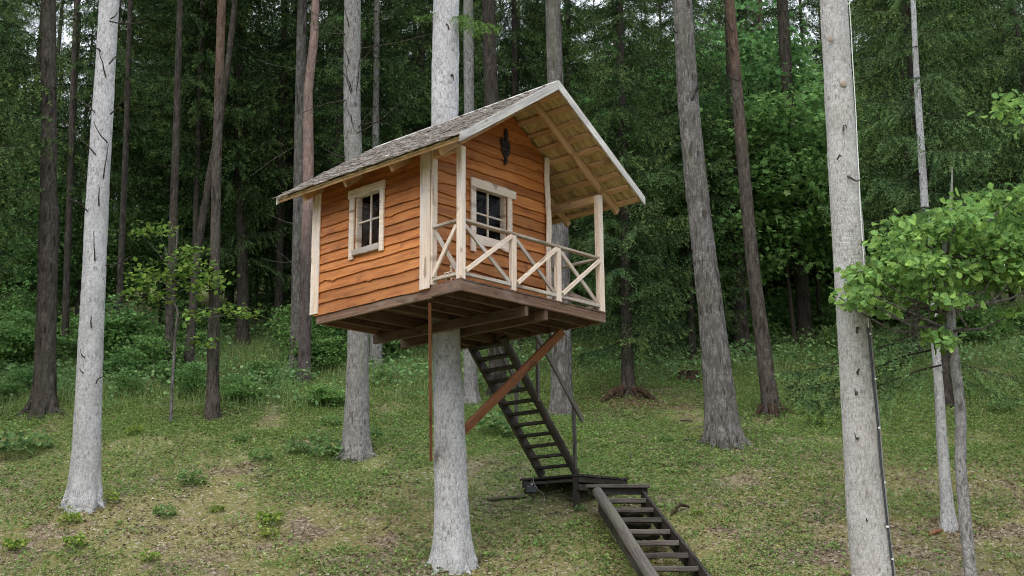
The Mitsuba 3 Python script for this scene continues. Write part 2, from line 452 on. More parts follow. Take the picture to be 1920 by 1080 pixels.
right = put('wall', slab(right_shape, None, 0.06, lambda a, b, o: loc(WR - 0.045 - o, a, b))[:2], 'room_shade', house)
for i in range(15):
    put_wood('plank', bar(loc(WR - 0.02, WV + 0.05, 0.09 + i * 0.165), loc(WR - 0.02, WB - 0.02, 0.09 + i * 0.165), 0.03, 0.18, upvec(0.08, 0, 1)), 'wood_orange', right)
back_shape = sg.Polygon([(0.06, -0.03), (WR - 0.06, -0.03), (WR - 0.06, roof_z(WR) - 0.10), (RC, 3.11), (0.06, roof_z(0.06) - 0.10)])
put_wood('wall', slab(back_shape, None, 0.06, lambda a, b, o: loc(a, WB - 0.05 - o, b)), 'wood_orange', house)
cl = np.array([loc(a_, b_, 1.96) for a_, b_ in ((0.06, WV + 0.12), (WR - 0.11, WV + 0.12), (WR - 0.11, WB - 0.12), (0.06, WB - 0.12))])
put('ceiling', (np.vstack([cl, cl + [0, 0, 0.02]]), np.array([[0, 2, 1], [0, 3, 2], [4, 5, 6], [4, 6, 7]])), 'room_shade', house)  # dark sheet added over the room so the windows read black
# corner boards
hb('corner_board', (-0.015, 0.715, -0.02), (-0.015, 0.715, 2.03), 0.03, 0.20, 'wood_pale', up=V3, seg=5, jit=0.002)
hb('corner_board', (0.05, 0.598, 0.03), (0.05, 0.598, 2.10), 0.11, 0.03, 'wood_pale', up=V3, seg=5, jit=0.002)
hb('corner_board', (-0.015, 3.195, 0.0), (-0.015, 3.195, 1.97), 0.03, 0.19, 'wood_pale', up=V3, seg=5, jit=0.002)
hb('corner_board', (2.472, 0.590, 0.03), (2.472, 0.590, 2.50), 0.105, 0.03, 'wood_pale', up=V3, seg=7, jit=0.006)


def wavy_board(a0, a1, b0, b1, amp, seed, place, thick, edge):
    n = 24
    r = np.random.default_rng(seed)
    a = np.linspace(a0, a1, n)
    w = amp * np.array(meshkit.fbm(np.stack([a * 5, a * 0 + seed, a * 0], 1), 3, seed) - 0.5) * 2
    lo = list(zip(a, b0 + (w if edge in ('low', 'both') else 0 * w)))
    hi = list(zip(a, b1 + (w[::-1] if edge in ('high', 'both') else 0 * w)))
    return extrude_local(sg.Polygon(lo + hi[::-1]), thick, place)


# side window: a = v
win = put_wood('window', wavy_board(1.585, 2.415, 1.665, 1.785, 0.012, 3, lambda a, b, o: loc(-0.008 - o, a, b), 0.032, 'low'), 'wood_pale', house)
sp = lambda a, b, o: loc(-0.004 - o, a, b)
put_wood('casing', extrude_local(sg.box(2.285, 0.705, 2.385, 1.664), 0.028, sp), 'wood_pale', win)
put_wood('casing', extrude_local(sg.box(1.603, 0.715, 1.690, 1.664), 0.028, sp), 'wood_pale', win)
put_wood('sill', wavy_board(1.692, 2.283, 0.752, 0.842, 0.010, 9, lambda a, b, o: loc(0.01 - o, a, b), 0.065, 'both'), 'wood_rail', win)
for (a0, b0, a1, b1) in ((2.262, 0.80, 2.288, 1.698), (1.687, 0.80, 1.705, 1.698), (1.706, 1.680, 2.261, 1.698), (1.706, 0.80, 2.261, 0.846)):
    put_wood('frame', extrude_local(sg.box(a0, b0, a1, b1), 0.10, lambda a, b, o: loc(0.022 + o, a, b)), 'wood_pale', win)
put_wood('muntin', extrude_local(sg.box(1.972, 0.847, 1.994, 1.679), 0.024, lambda a, b, o: loc(0.052 + o, a, b)), 'wood_pale', win)
put_wood('muntin', extrude_local(sg.box(1.996, 1.262, 2.260, 1.284), 0.024, lambda a, b, o: loc(0.053 + o, a, b)), 'wood_pale', win)
put_wood('muntin', extrude_local(sg.box(1.707, 1.262, 1.970, 1.284), 0.024, lambda a, b, o: loc(0.053 + o, a, b)), 'wood_pale', win)


def pane(parent, a0, b0, a1, b1, place):
    v = np.array([place(x, y, 0) for x, y in ((a0, b0), (a1, b0), (a1, b1), (a0, b1))])
    put('pane', (v, np.array([[0, 1, 2], [0, 2, 3]])), 'glass', parent)


for a0, a1 in ((1.707, 1.970), (1.996, 2.260)):
    for b0, b1 in ((0.847, 1.261), (1.285, 1.679)):
        pane(win, a0, b0, a1, b1, lambda a, b, o: loc(0.064, a, b))
# front window: a = u
win2 = put_wood('window', wavy_board(0.785, 1.745, 1.655, 1.785, 0.022, 14, lambda a, b, o: loc(a, WV - 0.012 - o, b), 0.032, 'high'), 'wood_pale', house)
fp = lambda a, b, o: loc(a, WV - 0.006 - o, b)
put_wood('casing', extrude_local(sg.box(0.797, 0.675, 0.893, 1.654), 0.028, fp), 'wood_pale', win2)
put_wood('casing', extrude_local(sg.box(1.577, 0.79, 1.668, 1.654), 0.028, fp), 'wood_pale', win2)
put_wood('sill', wavy_board(0.895, 1.575, 0.80, 0.935, 0.020, 21, lambda a, b, o: loc(a, WV - 0.005 - o, b), 0.04, 'low'), 'wood_pale', win2)
for (a0, b0, a1, b1) in ((0.887, 0.92, 0.905, 1.698), (1.555, 0.92, 1.582, 1.698), (0.906, 1.680, 1.554, 1.698), (0.906, 0.92, 1.554, 0.946)):
    put_wood('frame', extrude_local(sg.box(a0, b0, a1, b1), 0.10, lambda a, b, o: loc(a, WV + 0.022 + o, b)), 'wood_pale', win2)
put_wood('muntin', extrude_local(sg.box(1.219, 0.947, 1.241, 1.679), 0.024, lambda a, b, o: loc(a, WV + 0.052 + o, b)), 'wood_pale', win2)
put_wood('muntin', extrude_local(sg.box(0.907, 1.292, 1.217, 1.314), 0.024, lambda a, b, o: loc(a, WV + 0.053 + o, b)), 'wood_pale', win2)
put_wood('muntin', extrude_local(sg.box(1.243, 1.292, 1.553, 1.314), 0.024, lambda a, b, o: loc(a, WV + 0.053 + o, b)), 'wood_pale', win2)
for a0, a1 in ((0.907, 1.217), (1.243, 1.553)):
    for b0, b1 in ((0.947, 1.291), (1.315, 1.679)):
        pane(win2, a0, b0, a1, b1, lambda a, b, o: loc(a, WV + 0.064, b))

# porch posts and railing
hb('post', (0.045, 0.05, 0.024), (0.045, 0.05, 1.93), 0.09, 0.10, 'wood_pale', up=V3, seg=4, jit=0.001)
hb('post', (3.058, 0.05, 0.024), (3.058, 0.05, 1.89), 0.10, 0.10, 'wood_pale', up=V3, seg=4, jit=0.001)
hb('plate_beam', (3.04, 0.102, 1.83), (3.04, WB, 1.83), 0.09, 0.11, 'wood_rafter')
hb('plate_beam', (0.045, 0.102, 1.935), (0.045, 0.60, 1.935), 0.09, 0.10, 'wood_rafter')
for uu in (1.08, 2.055):
    hb('rail_post', (uu, 0.045, 0.024), (uu, 0.045, 0.845), 0.10, 0.07, 'wood_pale', up=V3)
hb('handrail', (0.092, 0.045, 0.866), (3.006, 0.045, 0.866), 0.09, 0.038, 'wood_rail', seg=6, jit=0.002)
for a0, a1 in ((0.092, 1.028), (1.132, 2.003), (2.107, 3.006)):
    hb('rail', (a0, 0.045, 0.11), (a1, 0.045, 0.11), 0.05, 0.05, 'wood_rail')
    hb('rail_brace', (a0 + 0.01, 0.038, 0.80), (a1 - 0.03, 0.038, 0.14), 0.030, 0.062, 'wood_rail', ch=0.003)
    hb('rail_brace', (a0 + 0.01, 0.004, 0.15), (a1 - 0.01, 0.004, 0.82), 0.030, 0.062, 'wood_pale', ch=0.003)
hb('handrail', (0.045, 0.102, 0.866), (0.045, 0.582, 0.866), 0.07, 0.038, 'wood_rail')
hb('rail', (0.045, 0.102, 0.11), (0.045, 0.582, 0.11), 0.05, 0.05, 'wood_rail')
hb('rail_brace', (0.045, 0.11, 0.15), (0.045, 0.575, 0.81), 0.03, 0.06, 'wood_rail', up=V3, ch=0.003)
hb('rail_brace', (0.010, 0.11, 0.79), (0.010, 0.575, 0.15), 0.03, 0.06, 'wood_pale', up=V3, ch=0.003)
hb('handrail', (3.04, 0.102, 0.866), (3.04, 1.55, 0.866), 0.07, 0.038, 'wood_rail')
hb('rail', (3.04, 0.102, 0.11), (3.04, 1.498, 0.11), 0.05, 0.05, 'wood_rail')
hb('rail_post', (3.04, 1.545, 0.024), (3.04, 1.545, 0.845), 0.09, 0.09, 'wood_pale', up=V3)
hb('rail_brace', (3.04, 0.12, 0.15), (3.04, 1.48, 0.81), 0.03, 0.06, 'wood_rail', ch=0.003)
hb('rail_brace', (3.075, 0.12, 0.81), (3.075, 1.48, 0.15), 0.03, 0.06, 'wood_rail', ch=0.003)

# roof: rafters, purlins, slats below, shingles on top, barge boards
RF, RBK = -0.445, 3.62
E0, E1 = -0.46, 3.55
nl, nr = norm(upvec(-RS, 0, 1)), norm(upvec(RS, 0, 1))
for vv in (0.05, 1.07, 2.10, 3.08):
    for sgn, ue in ((-1, -0.36), (1, 3.53)):
        ua = RC + sgn * 0.03
        hb('rafter', (ua, vv, roof_z(ua) - 0.165), (ue, vv, roof_z(ue) - 0.165), 0.055, 0.11, 'wood_rafter', up=nl if sgn < 0 else nr, seg=3)
for sgn, ue in ((-1, E0), (1, E1)):
    n = 9
    for i in range(n):
        uu = RC + sgn * (0.09 + (abs(ue - RC) - 0.15) * i / (n - 1))
        hb('purlin', (uu, RF + 0.03, roof_z(uu) - 0.082), (uu, RBK - 0.02, roof_z(uu) - 0.082), 0.10, 0.035, 'wood_rafter', up=nl if sgn < 0 else nr)
slats, shing = [], []
r2 = np.random.default_rng(31)
for sgn, ue in ((-1, E0), (1, E1)):
    nn = nl if sgn < 0 else nr
    vv = RF + 0.03
    while vv < RBK - 0.05:
        w = r2.uniform(0.055, 0.10)
        q = r2.uniform(0, 0.012)
        slats.append(bar(loc(RC + sgn * 0.01, vv + w / 2, roof_z(RC) - 0.050 + q * 0.3), loc(ue, vv + w / 2, roof_z(ue) - 0.050 + q), w - 0.004, 0.012, nn, ch=0.002))
        vv += w
    Ls = abs(ue - RC) * math.hypot(1, RS)
    rows = 20
    down = norm(upvec(sgn, 0, -RS))
    for i in range(rows):
        s0 = Ls * i / rows + 0.0
        vv = RF - 0.02
        while vv < RBK:
            w = r2.uniform(0.06, 0.12)
            s1 = s0 + Ls / rows + 0.06 + r2.normal(0, 0.012)
            c = loc(RC, vv + w / 2, 3.21)
            lift = 0.016 + r2.uniform(0, 0.008)
            pa = c + down * max(s0 - 0.07, 0.0) + nn * -0.022
            pb = c + down * s1 + nn * (lift + r2.uniform(-0.008, 0.008))
            shing.append(bar(pa, pb, w - r2.uniform(0.006, 0.020), 0.011, nn + V3 * r2.normal(0, 0.06), ch=0.002))
            vv += w
j = join(shing)
roof = put('roof', (j[0], j[1]), 'wood_shingle', house, uv=j[2])
tag(roof, 'roof of weathered grey shingles with brown needles', kind='stuff')
j = join(slats)
tag(put('soffit_slats', (j[0], j[1]), 'wood_soffit', roof, uv=j[2]), kind='stuff')
for sgn in (-1, 1):
    hb('ridge_board', (RC + sgn * 0.055, RF - 0.01, 3.225 - 0.035), (RC + sgn * 0.055, RBK, 3.225 - 0.035), 0.115, 0.018, 'wood_grey', up=nl if sgn < 0 else nr, parent=roof)
for vv in (RF, RBK + 0.01):
    for sgn, ue in ((-1, E0 - 0.02), (1, E1 + 0.03)):
        nn = nl if sgn < 0 else nr
        a, b = np.array([RC, roof_z(RC)]), np.array([ue, roof_z(ue)])
        poly = sg.Polygon([(a[0], a[1] + 0.02), (b[0], b[1] + 0.02), (b[0] + 0.045 * -sgn * 0, b[1] - 0.105), (a[0], a[1] - 0.125)])
        off = 0.0 if sgn < 0 else 0.003
        part = extrude_local(poly, 0.028, lambda x, y, o, vv=vv, off=off: loc(x, vv - 0.028 + o - off, y))
        th2 = math.atan(RS) * (1 if sgn < 0 else -1)
        uvx, uvy = part[2][:, 0] - part[2][:, 0].mean(), part[2][:, 1]
        o = wid()
        uv = np.stack([o + uvx * math.cos(th2) + uvy * math.sin(th2), -uvx * math.sin(th2) + uvy * math.cos(th2)], 1)
        put_wood('barge_board', (part[0], part[1], uv), 'wood_grey', roof)

# ornament on the gable
orn = thing('wall_ornament', 'narrow black wrought ornament hanging on the orange gable wall above the window', 'ornament')
oc = lambda a, b, o: loc(a, WV - 0.012 - o, b)
op = sg.Polygon([(1.535, 2.17), (1.565, 2.19), (1.56, 2.27), (1.60, 2.33), (1.635, 2.42), (1.62, 2.53), (1.575, 2.57), (1.585, 2.66), (1.565, 2.745), (1.545, 2.745), (1.52, 2.66),
                 (1.53, 2.57), (1.485, 2.55), (1.46, 2.585), (1.445, 2.55), (1.455, 2.43), (1.49, 2.34), (1.525, 2.28), (1.52, 2.19)])
op = op.difference(sg.Point(1.545, 2.45).buffer(0.022)).difference(sg.box(1.575, 2.40, 1.59, 2.50)).difference(sg.box(1.497, 2.40, 1.512, 2.50))
put('plate', extrude_local(op.buffer(0.006), 0.02, oc)[:2], 'metal_black', orn)
for (a, b, r_) in ((1.545, 2.36, 0.035), (1.545, 2.54, 0.032), (1.547, 2.66, 0.022), (1.543, 2.24, 0.02), (1.49, 2.46, 0.025), (1.60, 2.46, 0.025)):
    s = trimesh.creation.icosphere(2, r_)
    put('boss', (s.vertices + loc(a, WV - 0.035, b), s.faces), 'metal_black', orn, smooth=True)

# small wooden rack on the porch
rack = thing('wooden_rack', 'small pale wooden rack with two crossed uprights standing on the porch corner', 'rack')
rb = lambda n, p0, p1, w, h, up=(0, 0, 1): put_wood(n, bar(loc(*p0), loc(*p1), w, h, up, ch=0.002), 'wood_pale', rack)
for uu in (0.16, 0.26):
    rb('upright', (uu, 0.36, 0.024), (uu, 0.36, 0.30), 0.022, 0.022, V3)
    rb('crossbar', (uu - 0.045, 0.338, 0.265), (uu + 0.045, 0.338, 0.262), 0.018, 0.018)
rb('shelf', (0.08, 0.36, 0.175), (0.34, 0.36, 0.175), 0.12, 0.012)
for uu in (0.11, 0.31):
    rb('foot', (uu, 0.42, 0.024), (uu, 0.42, 0.168), 0.02, 0.02, V3)

# ------------------------------------------------------------------ stairs and landing
stair = thing('wooden_stair', 'steep dark open tread stair with a handrail climbing to the porch of the cabin', 'stair')
sb = lambda n, p0, p1, w, h, mat='wood_stair', up=(0, 0, 1), par=None, **k: put_wood(n, bar(loc(*p0), loc(*p1), w, h, up, **k), mat, par or stair)
S0, S1 = np.array([4.80, -2.21]), np.array([3.00, -0.10])       # (u, z) foot and head
VA, VB = 2.08, 2.84
log = tube([loc(S0[0] + (S1[0] - S0[0]) * t, VA, S0[1] + (S1[1] - S0[1]) * t) for t in np.linspace(0.0, 1, 14)], 0.068, 14, rough=0.05)
tag(put_wood('stringer', log, 'wood_stair', stair, smooth=40), 'dark round log stringer')
sb('stringer', (S0[0] - 0.02, VB, S0[1] + 0.01), (S1[0], VB, S1[1]), 0.06, 0.16, up=U3)
for i in range(12):
    t = 0.065 + i * 0.0815
    uu, zz = S0 + (S1 - S0) * t
    sb('tread', (uu, VA + 0.03, zz), (uu, VB - 0.02, zz), 0.17, 0.042, ch=0.004)
dS = (S1 - S0) / np.linalg.norm(S1 - S0)
for vv, mat in ((VA - 0.05, 'wood_log'), (VB + 0.02, 'wood_log')):
    hz = 1.0 if vv < 2.5 else 0.80
    ta, tb = (-0.05, 0.62) if vv < 2.5 else (0.30, 0.92)
    pa, pb = S0 + (S1 - S0) * ta, S0 + (S1 - S0) * tb
    sb('handrail', (pa[0], vv - 0.04, pa[1] + hz), (pb[0], vv - 0.04, pb[1] + hz), 0.04, 0.085, mat)
    for t in ((0.05, 0.56) if vv < 2.5 else (0.36,)):
        pu_ = S0 + (S1 - S0) * t
        sb('handrail_post', (pu_[0], vv, pu_[1] - 0.05), (pu_[0], vv, pu_[1] + hz + 0.03), 0.05, 0.06, mat, up=V3)

ZL = -2.228
landing = thing('stair_landing', 'low dark plank landing on short legs between the two stairs', 'landing')
lb = lambda n, p0, p1, w, h, up=(0, 0, 1), **k: put_wood(n, bar(loc(*p0), loc(*p1), w, h, up, **k), 'wood_stair', landing)
for i in range(11):
    uu = 4.68 + (i + 0.5) * 1.36 / 11
    lb('deck_board', (uu, 1.93 + rng.uniform(-0.01, 0.01), ZL - 0.018), (uu, 3.27 + rng.uniform(-0.015, 0.015), ZL - 0.018), 0.118, 0.036, ch=0.004)
lb('apron', (4.70, 1.965, ZL - 0.09), (6.02, 1.965, ZL - 0.09), 0.035, 0.10)
lb('apron', (4.70, 1.968, ZL - 0.225), (6.02, 1.968, ZL - 0.225), 0.035, 0.10)
lb('apron', (4.70, 3.235, ZL - 0.105), (6.02, 3.235, ZL - 0.105), 0.035, 0.125)
lb('apron', (4.708, 1.985, ZL - 0.10), (4.708, 3.215, ZL - 0.10), 0.035, 0.05)
lb('apron', (5.98, 1.985, ZL - 0.10), (5.98, 3.215, ZL - 0.10), 0.035, 0.12)
for uu, vv in ((4.745, 2.04), (5.95, 2.04), (4.745, 3.17), (5.95, 3.17)):
    P = loc(uu, vv, 0)
    lb('leg', (uu, vv, ZL - 0.04), (uu, vv, gz(P[0], P[1]) - 0.05 - B3[2]), 0.09, 0.09, V3)

stair2 = thing('wooden_stair', 'dark weathered stair with a grey log side running down the slope in the foreground', 'stair')
H0, H1 = np.array([1.83, 20.95, 1.39]), np.array([2.27, 17.10, 0.01])      # centre line of the treads' front edges
ddir = norm((H1 - H0) * [1, 1, 0])
tdir = np.array([-ddir[1], ddir[0], 0.0]); tdir = tdir if tdir[0] > 0 else -tdir
for i in range(8):
    t = 0.035 + i * 0.136
    c = H0 + (H1 - H0) * t
    c = c + np.array([0, 0, rng.normal(0, 0.004)])
    put_wood('tread', bar(c - tdir * 0.345 - [0, 0, 0.01], c + tdir * 0.315 - [0, 0, 0.01], 0.27, 0.075, ch=0.008, seg=6, jit=0.003), 'wood_tread', stair2)
lp = [H0 - tdir * 0.43 + (H1 - H0) * t + np.array([0, 0, 0.075 + 0.012 * math.sin(5 * t)]) for t in np.linspace(-0.02, 1.08, 26)]
tag(put_wood('stringer', tube(lp, 0.088, 18, rough=0.05, freq=6), 'wood_log', stair2, smooth=40), 'thick round grey log side')
a, b = H0 + tdir * 0.345 - (H1 - H0) * 0.04, H0 + tdir * 0.345 + (H1 - H0) * 1.08
put_wood('stringer', bar(a + [0, 0, -0.06], b + [0, 0, -0.06], 0.05, 0.30, ch=0.006, seg=8, jit=0.002), 'wood_stair', stair2)
a2, b2 = H0 - tdir * 0.40 - (H1 - H0) * 0.02, H0 - tdir * 0.40 + (H1 - H0) * 1.08
put_wood('stringer', bar(a2 + [0, 0, -0.14], b2 + [0, 0, -0.14], 0.04, 0.22, ch=0.006, seg=4), 'wood_stair', stair2)  # plank added below the log side to block light under the treads
c = H0 + np.array([-0.08, 0.16, 0.20])
put_wood('tread', bar(c - tdir * 0.56, c + tdir * 0.52, 0.26, 0.055, ch=0.006, seg=4, jit=0.003), 'wood_tread', stair2)
put_wood('riser', bar(c - tdir * 0.50 + [0, 0.02, -0.08], c + tdir * 0.50 + [0, 0.02, -0.08], 0.03, 0.11), 'wood_stair', stair2)

# stones packed under the lower stair
scene['stone_mat'] = two({'type': 'diffuse', 'reflectance': mikit.proc(lambda p, n, uv: mix((0.11, 0.10, 0.075), (0.05, 0.05, 0.03), fbm(p.x * 9, p.y * 9, p.z * 9, 3)))})
rs = np.random.default_rng(4)
ns = 0
for row in range(3):
    for kx in range(2):
        c = H0 + (H1 - H0) * (0.095 + row * 0.136) + tdir * (-0.14 + kx * 0.25 + rs.uniform(-0.03, 0.03))
        m = trimesh.creation.icosphere(2, 1.0)
        v = m.vertices * [0.13, 0.10, 0.09] * rs.uniform(0.9, 1.12, 3)
        v = v * (1 + 0.25 * (meshkit.fbm(m.vertices * 1.6 + 10 * ns, 3, ns) - 0.5)[:, None])
        zc = c[2] - 0.16
        key = put('stone', (v + [c[0], c[1], zc], m.faces), 'stone_mat', smooth=True)
        tag(key, '%s mossy stone behind the gap below the %s tread of the lower stair' % (('left', 'right')[kx], ('top', 'second', 'third')[row]), 'stone', 'stones under the lower stair')
        ns += 1

# lamp under the landing, with its cable
lamp = thing('floodlight', 'small black floodlight hanging under the edge of the dark landing', 'lamp')
lc = loc(4.66, 2.98, ZL - 0.20)
put_wood('housing', bar(lc + [-0.09, 0, 0], lc + [0.09, 0, -0.01], 0.09, 0.12, ch=0.012), 'plastic_dark', lamp)
put_wood('bracket', bar(lc + [0, 0, 0.06], lc + [0.0, 0.01, 0.15], 0.03, 0.012, up=(0, 1, 0)), 'plastic_dark', lamp)
put_wood('clamp', bar(lc + [-0.02, -0.05, 0.075], lc + [0.02, -0.05, 0.075], 0.035, 0.03), 'wood_grey', lamp)
cp = [lc + np.array(q) for q in ((0.02, -0.05, 0.19), (0.03, -0.07, 0.10), (0.10, -0.10, -0.02), (0.20, -0.10, -0.10), (0.22, -0.10, -0.20), (0.12, -0.10, -0.25))]
put_wood('cable', tube(cp, 0.005, 6), 'wood_grey', lamp, smooth=True)

# ------------------------------------------------------------------ ground sheet
gx, gy = axis_grid(-260, 260, -13, 13, 0.11), axis_grid(-60, 330, 15.5, 36, 0.11)
X, Y = np.meshgrid(gx, gy)
Zg = gz(X, Y)
nx, ny = len(gx), len(gy)
ii, jj = np.meshgrid(np.arange(ny - 1), np.arange(nx - 1), indexing='ij')
q0 = ii * nx + jj
gf = np.vstack([np.stack([q0, q0 + 1, q0 + nx + 1], -1).reshape(-1, 3), np.stack([q0, q0 + nx + 1, q0 + nx], -1).reshape(-1, 3)])
tag(put('ground', (np.stack([X, Y, Zg], -1).reshape(-1, 3), gf), 'ground_mat', smooth=True), 'sloping forest floor of moss, needles and bare soil', kind='structure')

# ------------------------------------------------------------------ foliage builders (numpy triangle soups with vertex colours)


def unit(a):
    return a / (np.linalg.norm(a, axis=-1, keepdims=True) + 1e-12)


def needle_soup(base, tang, perp, length, width):
    """One thin triangle per row: base on the twig, tip out along perp."""
    n = len(base)
    v = np.empty((n, 3, 3))
    v[:, 0] = base - tang * (width / 2)[:, None]
    v[:, 1] = base + tang * (width / 2)[:, None]
    v[:, 2] = base + perp * length[:, None]
    return v


def bough(L, ntw, nneed, nl_, nw_, seed, droop=0.35, hang=0.5):
    r = np.random.default_rng(seed)
    tt = np.linspace(0.10, 1.0, ntw)
    side = np.where(np.arange(ntw) % 2 == 0, 1.0, -1.0)
    ax = lambda t: np.stack([L * t, 0.05 * L * np.sin(3 * t + seed), -droop * L * t ** 1.4 + 0.22 * L * t ** 3], -1)
    P = ax(tt)
    D = unit(ax(tt + 0.01) - ax(tt - 0.01))
    S = np.zeros_like(D); S[:, 1] = side
    ang = r.uniform(0.7, 1.15, ntw)
    d0 = unit(D * np.cos(ang)[:, None] + S * np.sin(ang)[:, None] + np.array([0, 0, -1.0]) * r.uniform(0.0, hang, ntw)[:, None])
    tl = L * (0.30 * (1 - tt) ** 0.55 + 0.10) * r.uniform(0.75, 1.2, ntw)
    d0[-1] = D[-1]
    # twigs themselves droop
    s = np.linspace(0.05, 1.0, nneed)[None, :] + r.uniform(-0.02, 0.02, (ntw, nneed))
    pos = P[:, None] + d0[:, None] * (tl[:, None] * s)[..., None]
    pos[..., 2] -= (hang * 0.35 * tl[:, None] * s ** 2)
    tang = unit(d0[:, None] + np.array([0, 0, -1.0]) * (hang * 0.7 * s)[..., None])
    n = ntw * nneed
    pos, tang, s = pos.reshape(-1, 3), tang.reshape(-1, 3), s.reshape(-1)
    rnd = unit(r.normal(size=(n, 3)) * [1, 1, 0.6])
    perp = unit(np.cross(tang, rnd) + tang * 0.65)
    k = r.uniform(0.75, 1.25, n) * (1.05 - 0.35 * s)
    v = needle_soup(pos, tang, perp, nl_ * k, nw_ * r.uniform(0.8, 1.2, n))
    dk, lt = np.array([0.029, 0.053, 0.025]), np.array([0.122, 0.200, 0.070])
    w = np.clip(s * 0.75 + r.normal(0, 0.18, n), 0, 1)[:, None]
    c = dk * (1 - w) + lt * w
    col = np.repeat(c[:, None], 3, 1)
    col[:, 2] *= 1.15
    # the woody axis
    ta = np.linspace(0, 1, 6)
    pa = ax(ta)
    wv = []
    for i in range(5):
        w0, w1 = 0.006 * (1 - ta[i]) + 0.001, 0.006 * (1 - ta[i + 1]) + 0.001
        for q in ((0, 1, 0), (0, 0.3, 1)):
            q = np.array(q)
            wv += [[pa[i] - q * w0, pa[i] + q * w0, pa[i + 1] + q * w1], [pa[i] - q * w0, pa[i + 1] + q * w1, pa[i + 1] - q * w1]]
    wv = np.array(wv)
    return np.concatenate([v, wv]), np.concatenate([col, np.broadcast_to([0.045, 0.036, 0.03], wv.shape)])


def spruce_crown(h0, h1, rmax, seed, dense=5.2, step=0.34, lo_from=99.0, ntw=32, nneed=20, droop=0.35, hang=0.6, nsz=1.0, bare=0.0):
    r = np.random.default_rng(seed)
    hi = [bough(1.0, ntw, nneed, 0.055 * nsz, 0.021 * nsz, seed * 10 + q, droop, hang) for q in range(4)]
    lo = [bough(1.0, 18, 9, 0.090, 0.034, seed * 10 + q + 5, droop, hang) for q in range(3)]
    V, C = [], []
    h = h0
    while h < h1 - 0.3:
        n = max(3, int(r.poisson(dense)))
        a0 = r.uniform(0, 6.3)
        for k in range(n):
            if r.random() < bare:
                continue
            q = (h - h0) / (h1 - h0)
            L = rmax * (1 - q) ** 0.75 * min(1.0, 0.55 + 2.2 * q) * r.uniform(0.65, 1.15) + 0.25
            src = (lo if h > lo_from else hi)
            bv, bc = src[r.integers(len(src))]
            az = a0 + k * 6.283 / n + r.uniform(-0.35, 0.35)
            tilt = r.normal(-0.10, 0.12) + 0.55 * max(0, q - 0.6)
            roll = r.normal(0, 0.25)
            ca, sa, ct, st, cr_, sr_ = math.cos(az), math.sin(az), math.cos(tilt), math.sin(tilt), math.cos(roll), math.sin(roll)
            Rz = np.array([[ca, -sa, 0], [sa, ca, 0], [0, 0, 1]])
            Ry = np.array([[ct, 0, -st], [0, 1, 0], [st, 0, ct]])
            Rx = np.array([[1, 0, 0], [0, cr_, -sr_], [0, sr_, cr_]])
            M = Rz @ Ry @ Rx
            V.append((bv * (L * np.array([1, 0.9, 1]))).reshape(-1, 3) @ M.T + [0, 0, h + r.uniform(-0.12, 0.12)])
            C.append(bc.reshape(-1, 3) * r.uniform(0.75, 1.25) * np.array([r.uniform(0.9, 1.12), 1, r.uniform(0.85, 1.1)]))
        h += step * r.uniform(0.7, 1.3) * (1.0 if h < lo_from else 1.35)
    return np.concatenate(V), np.concatenate(C)


def soup(VC_):
    v, c = VC_
    return (v, np.arange(len(v)).reshape(-1, 3)), np.clip(c, 0, 1)


def leaf_cards(P, D, Nn, size, aspect, shape, cols, fold=0.25):
    """Leaves with outline `shape` (list of (along, across) for one half), folded on the midrib."""
    half = np.array(shape, float)
    n, m = len(P), len(half)
    S = unit(np.cross(D, Nn)); Nn = unit(np.cross(S, D))
    mid = np.stack([half[:, 0], half[:, 0] * 0], 1)
    V, Fc = [], []
    al = half[:, 0]; ac = half[:, 1] * aspect
    curl = -0.18 * al ** 2
    mk = lambda sgn: (P[:, None] + size[:, None, None] * (D[:, None] * al[None, :, None] + S[:, None] * (sgn * ac)[None, :, None] + Nn[:, None] * (curl + fold * ac)[None, :, None]))
    L_, R_ = mk(1), mk(-1)
    b0, tip = P, P + size[:, None] * (D * 1.0 + Nn * -0.18)
    V = np.concatenate([b0[:, None], tip[:, None], L_, R_], 1)
    f = []
    idx = [0] + [2 + i for i in range(m)] + [1]
    for i in range(1, len(idx) - 1):
        f.append((0, idx[i], idx[i + 1]))
    idr = [0] + [2 + m + i for i in range(m)] + [1]
    for i in range(1, len(idr) - 1):
        f.append((0, idr[i + 1], idr[i]))
    f = np.array(f)
    nv = 2 + 2 * m
    Fa = (f[None] + (np.arange(n) * nv)[:, None, None]).reshape(-1, 3)
    C = np.repeat(cols[:, None], nv, 1).reshape(-1, 3)
    return V.reshape(-1, 3), Fa, C


SIMPLE = [(0.35, 0.5), (0.7, 0.42)]
MAPLE = [(0.05, 0.42), (0.40, 0.30), (0.62, 0.58), (0.70, 0.20)]
OAK = [(0.12, 0.10), (0.22, 0.24), (0.32, 0.13), (0.44, 0.38), (0.54, 0.20), (0.68, 0.46), (0.78, 0.24), (0.90, 0.30)]


def rand_dirs(r, n, up=0.0):
    d = unit(r.normal(size=(n, 3)) + [0, 0, up])
    return d


def leaf_green(r, n, base=(0.075, 0.145, 0.028), spread=0.3, yellow=0.15):
    k = np.exp(r.normal(0, spread, n))[:, None]
    y = r.random(n)[:, None] * yellow
    return np.clip(np.array(base) * k * (1 + y * np.array([1.6, 0.6, 0.1])), 0.004, 0.6)


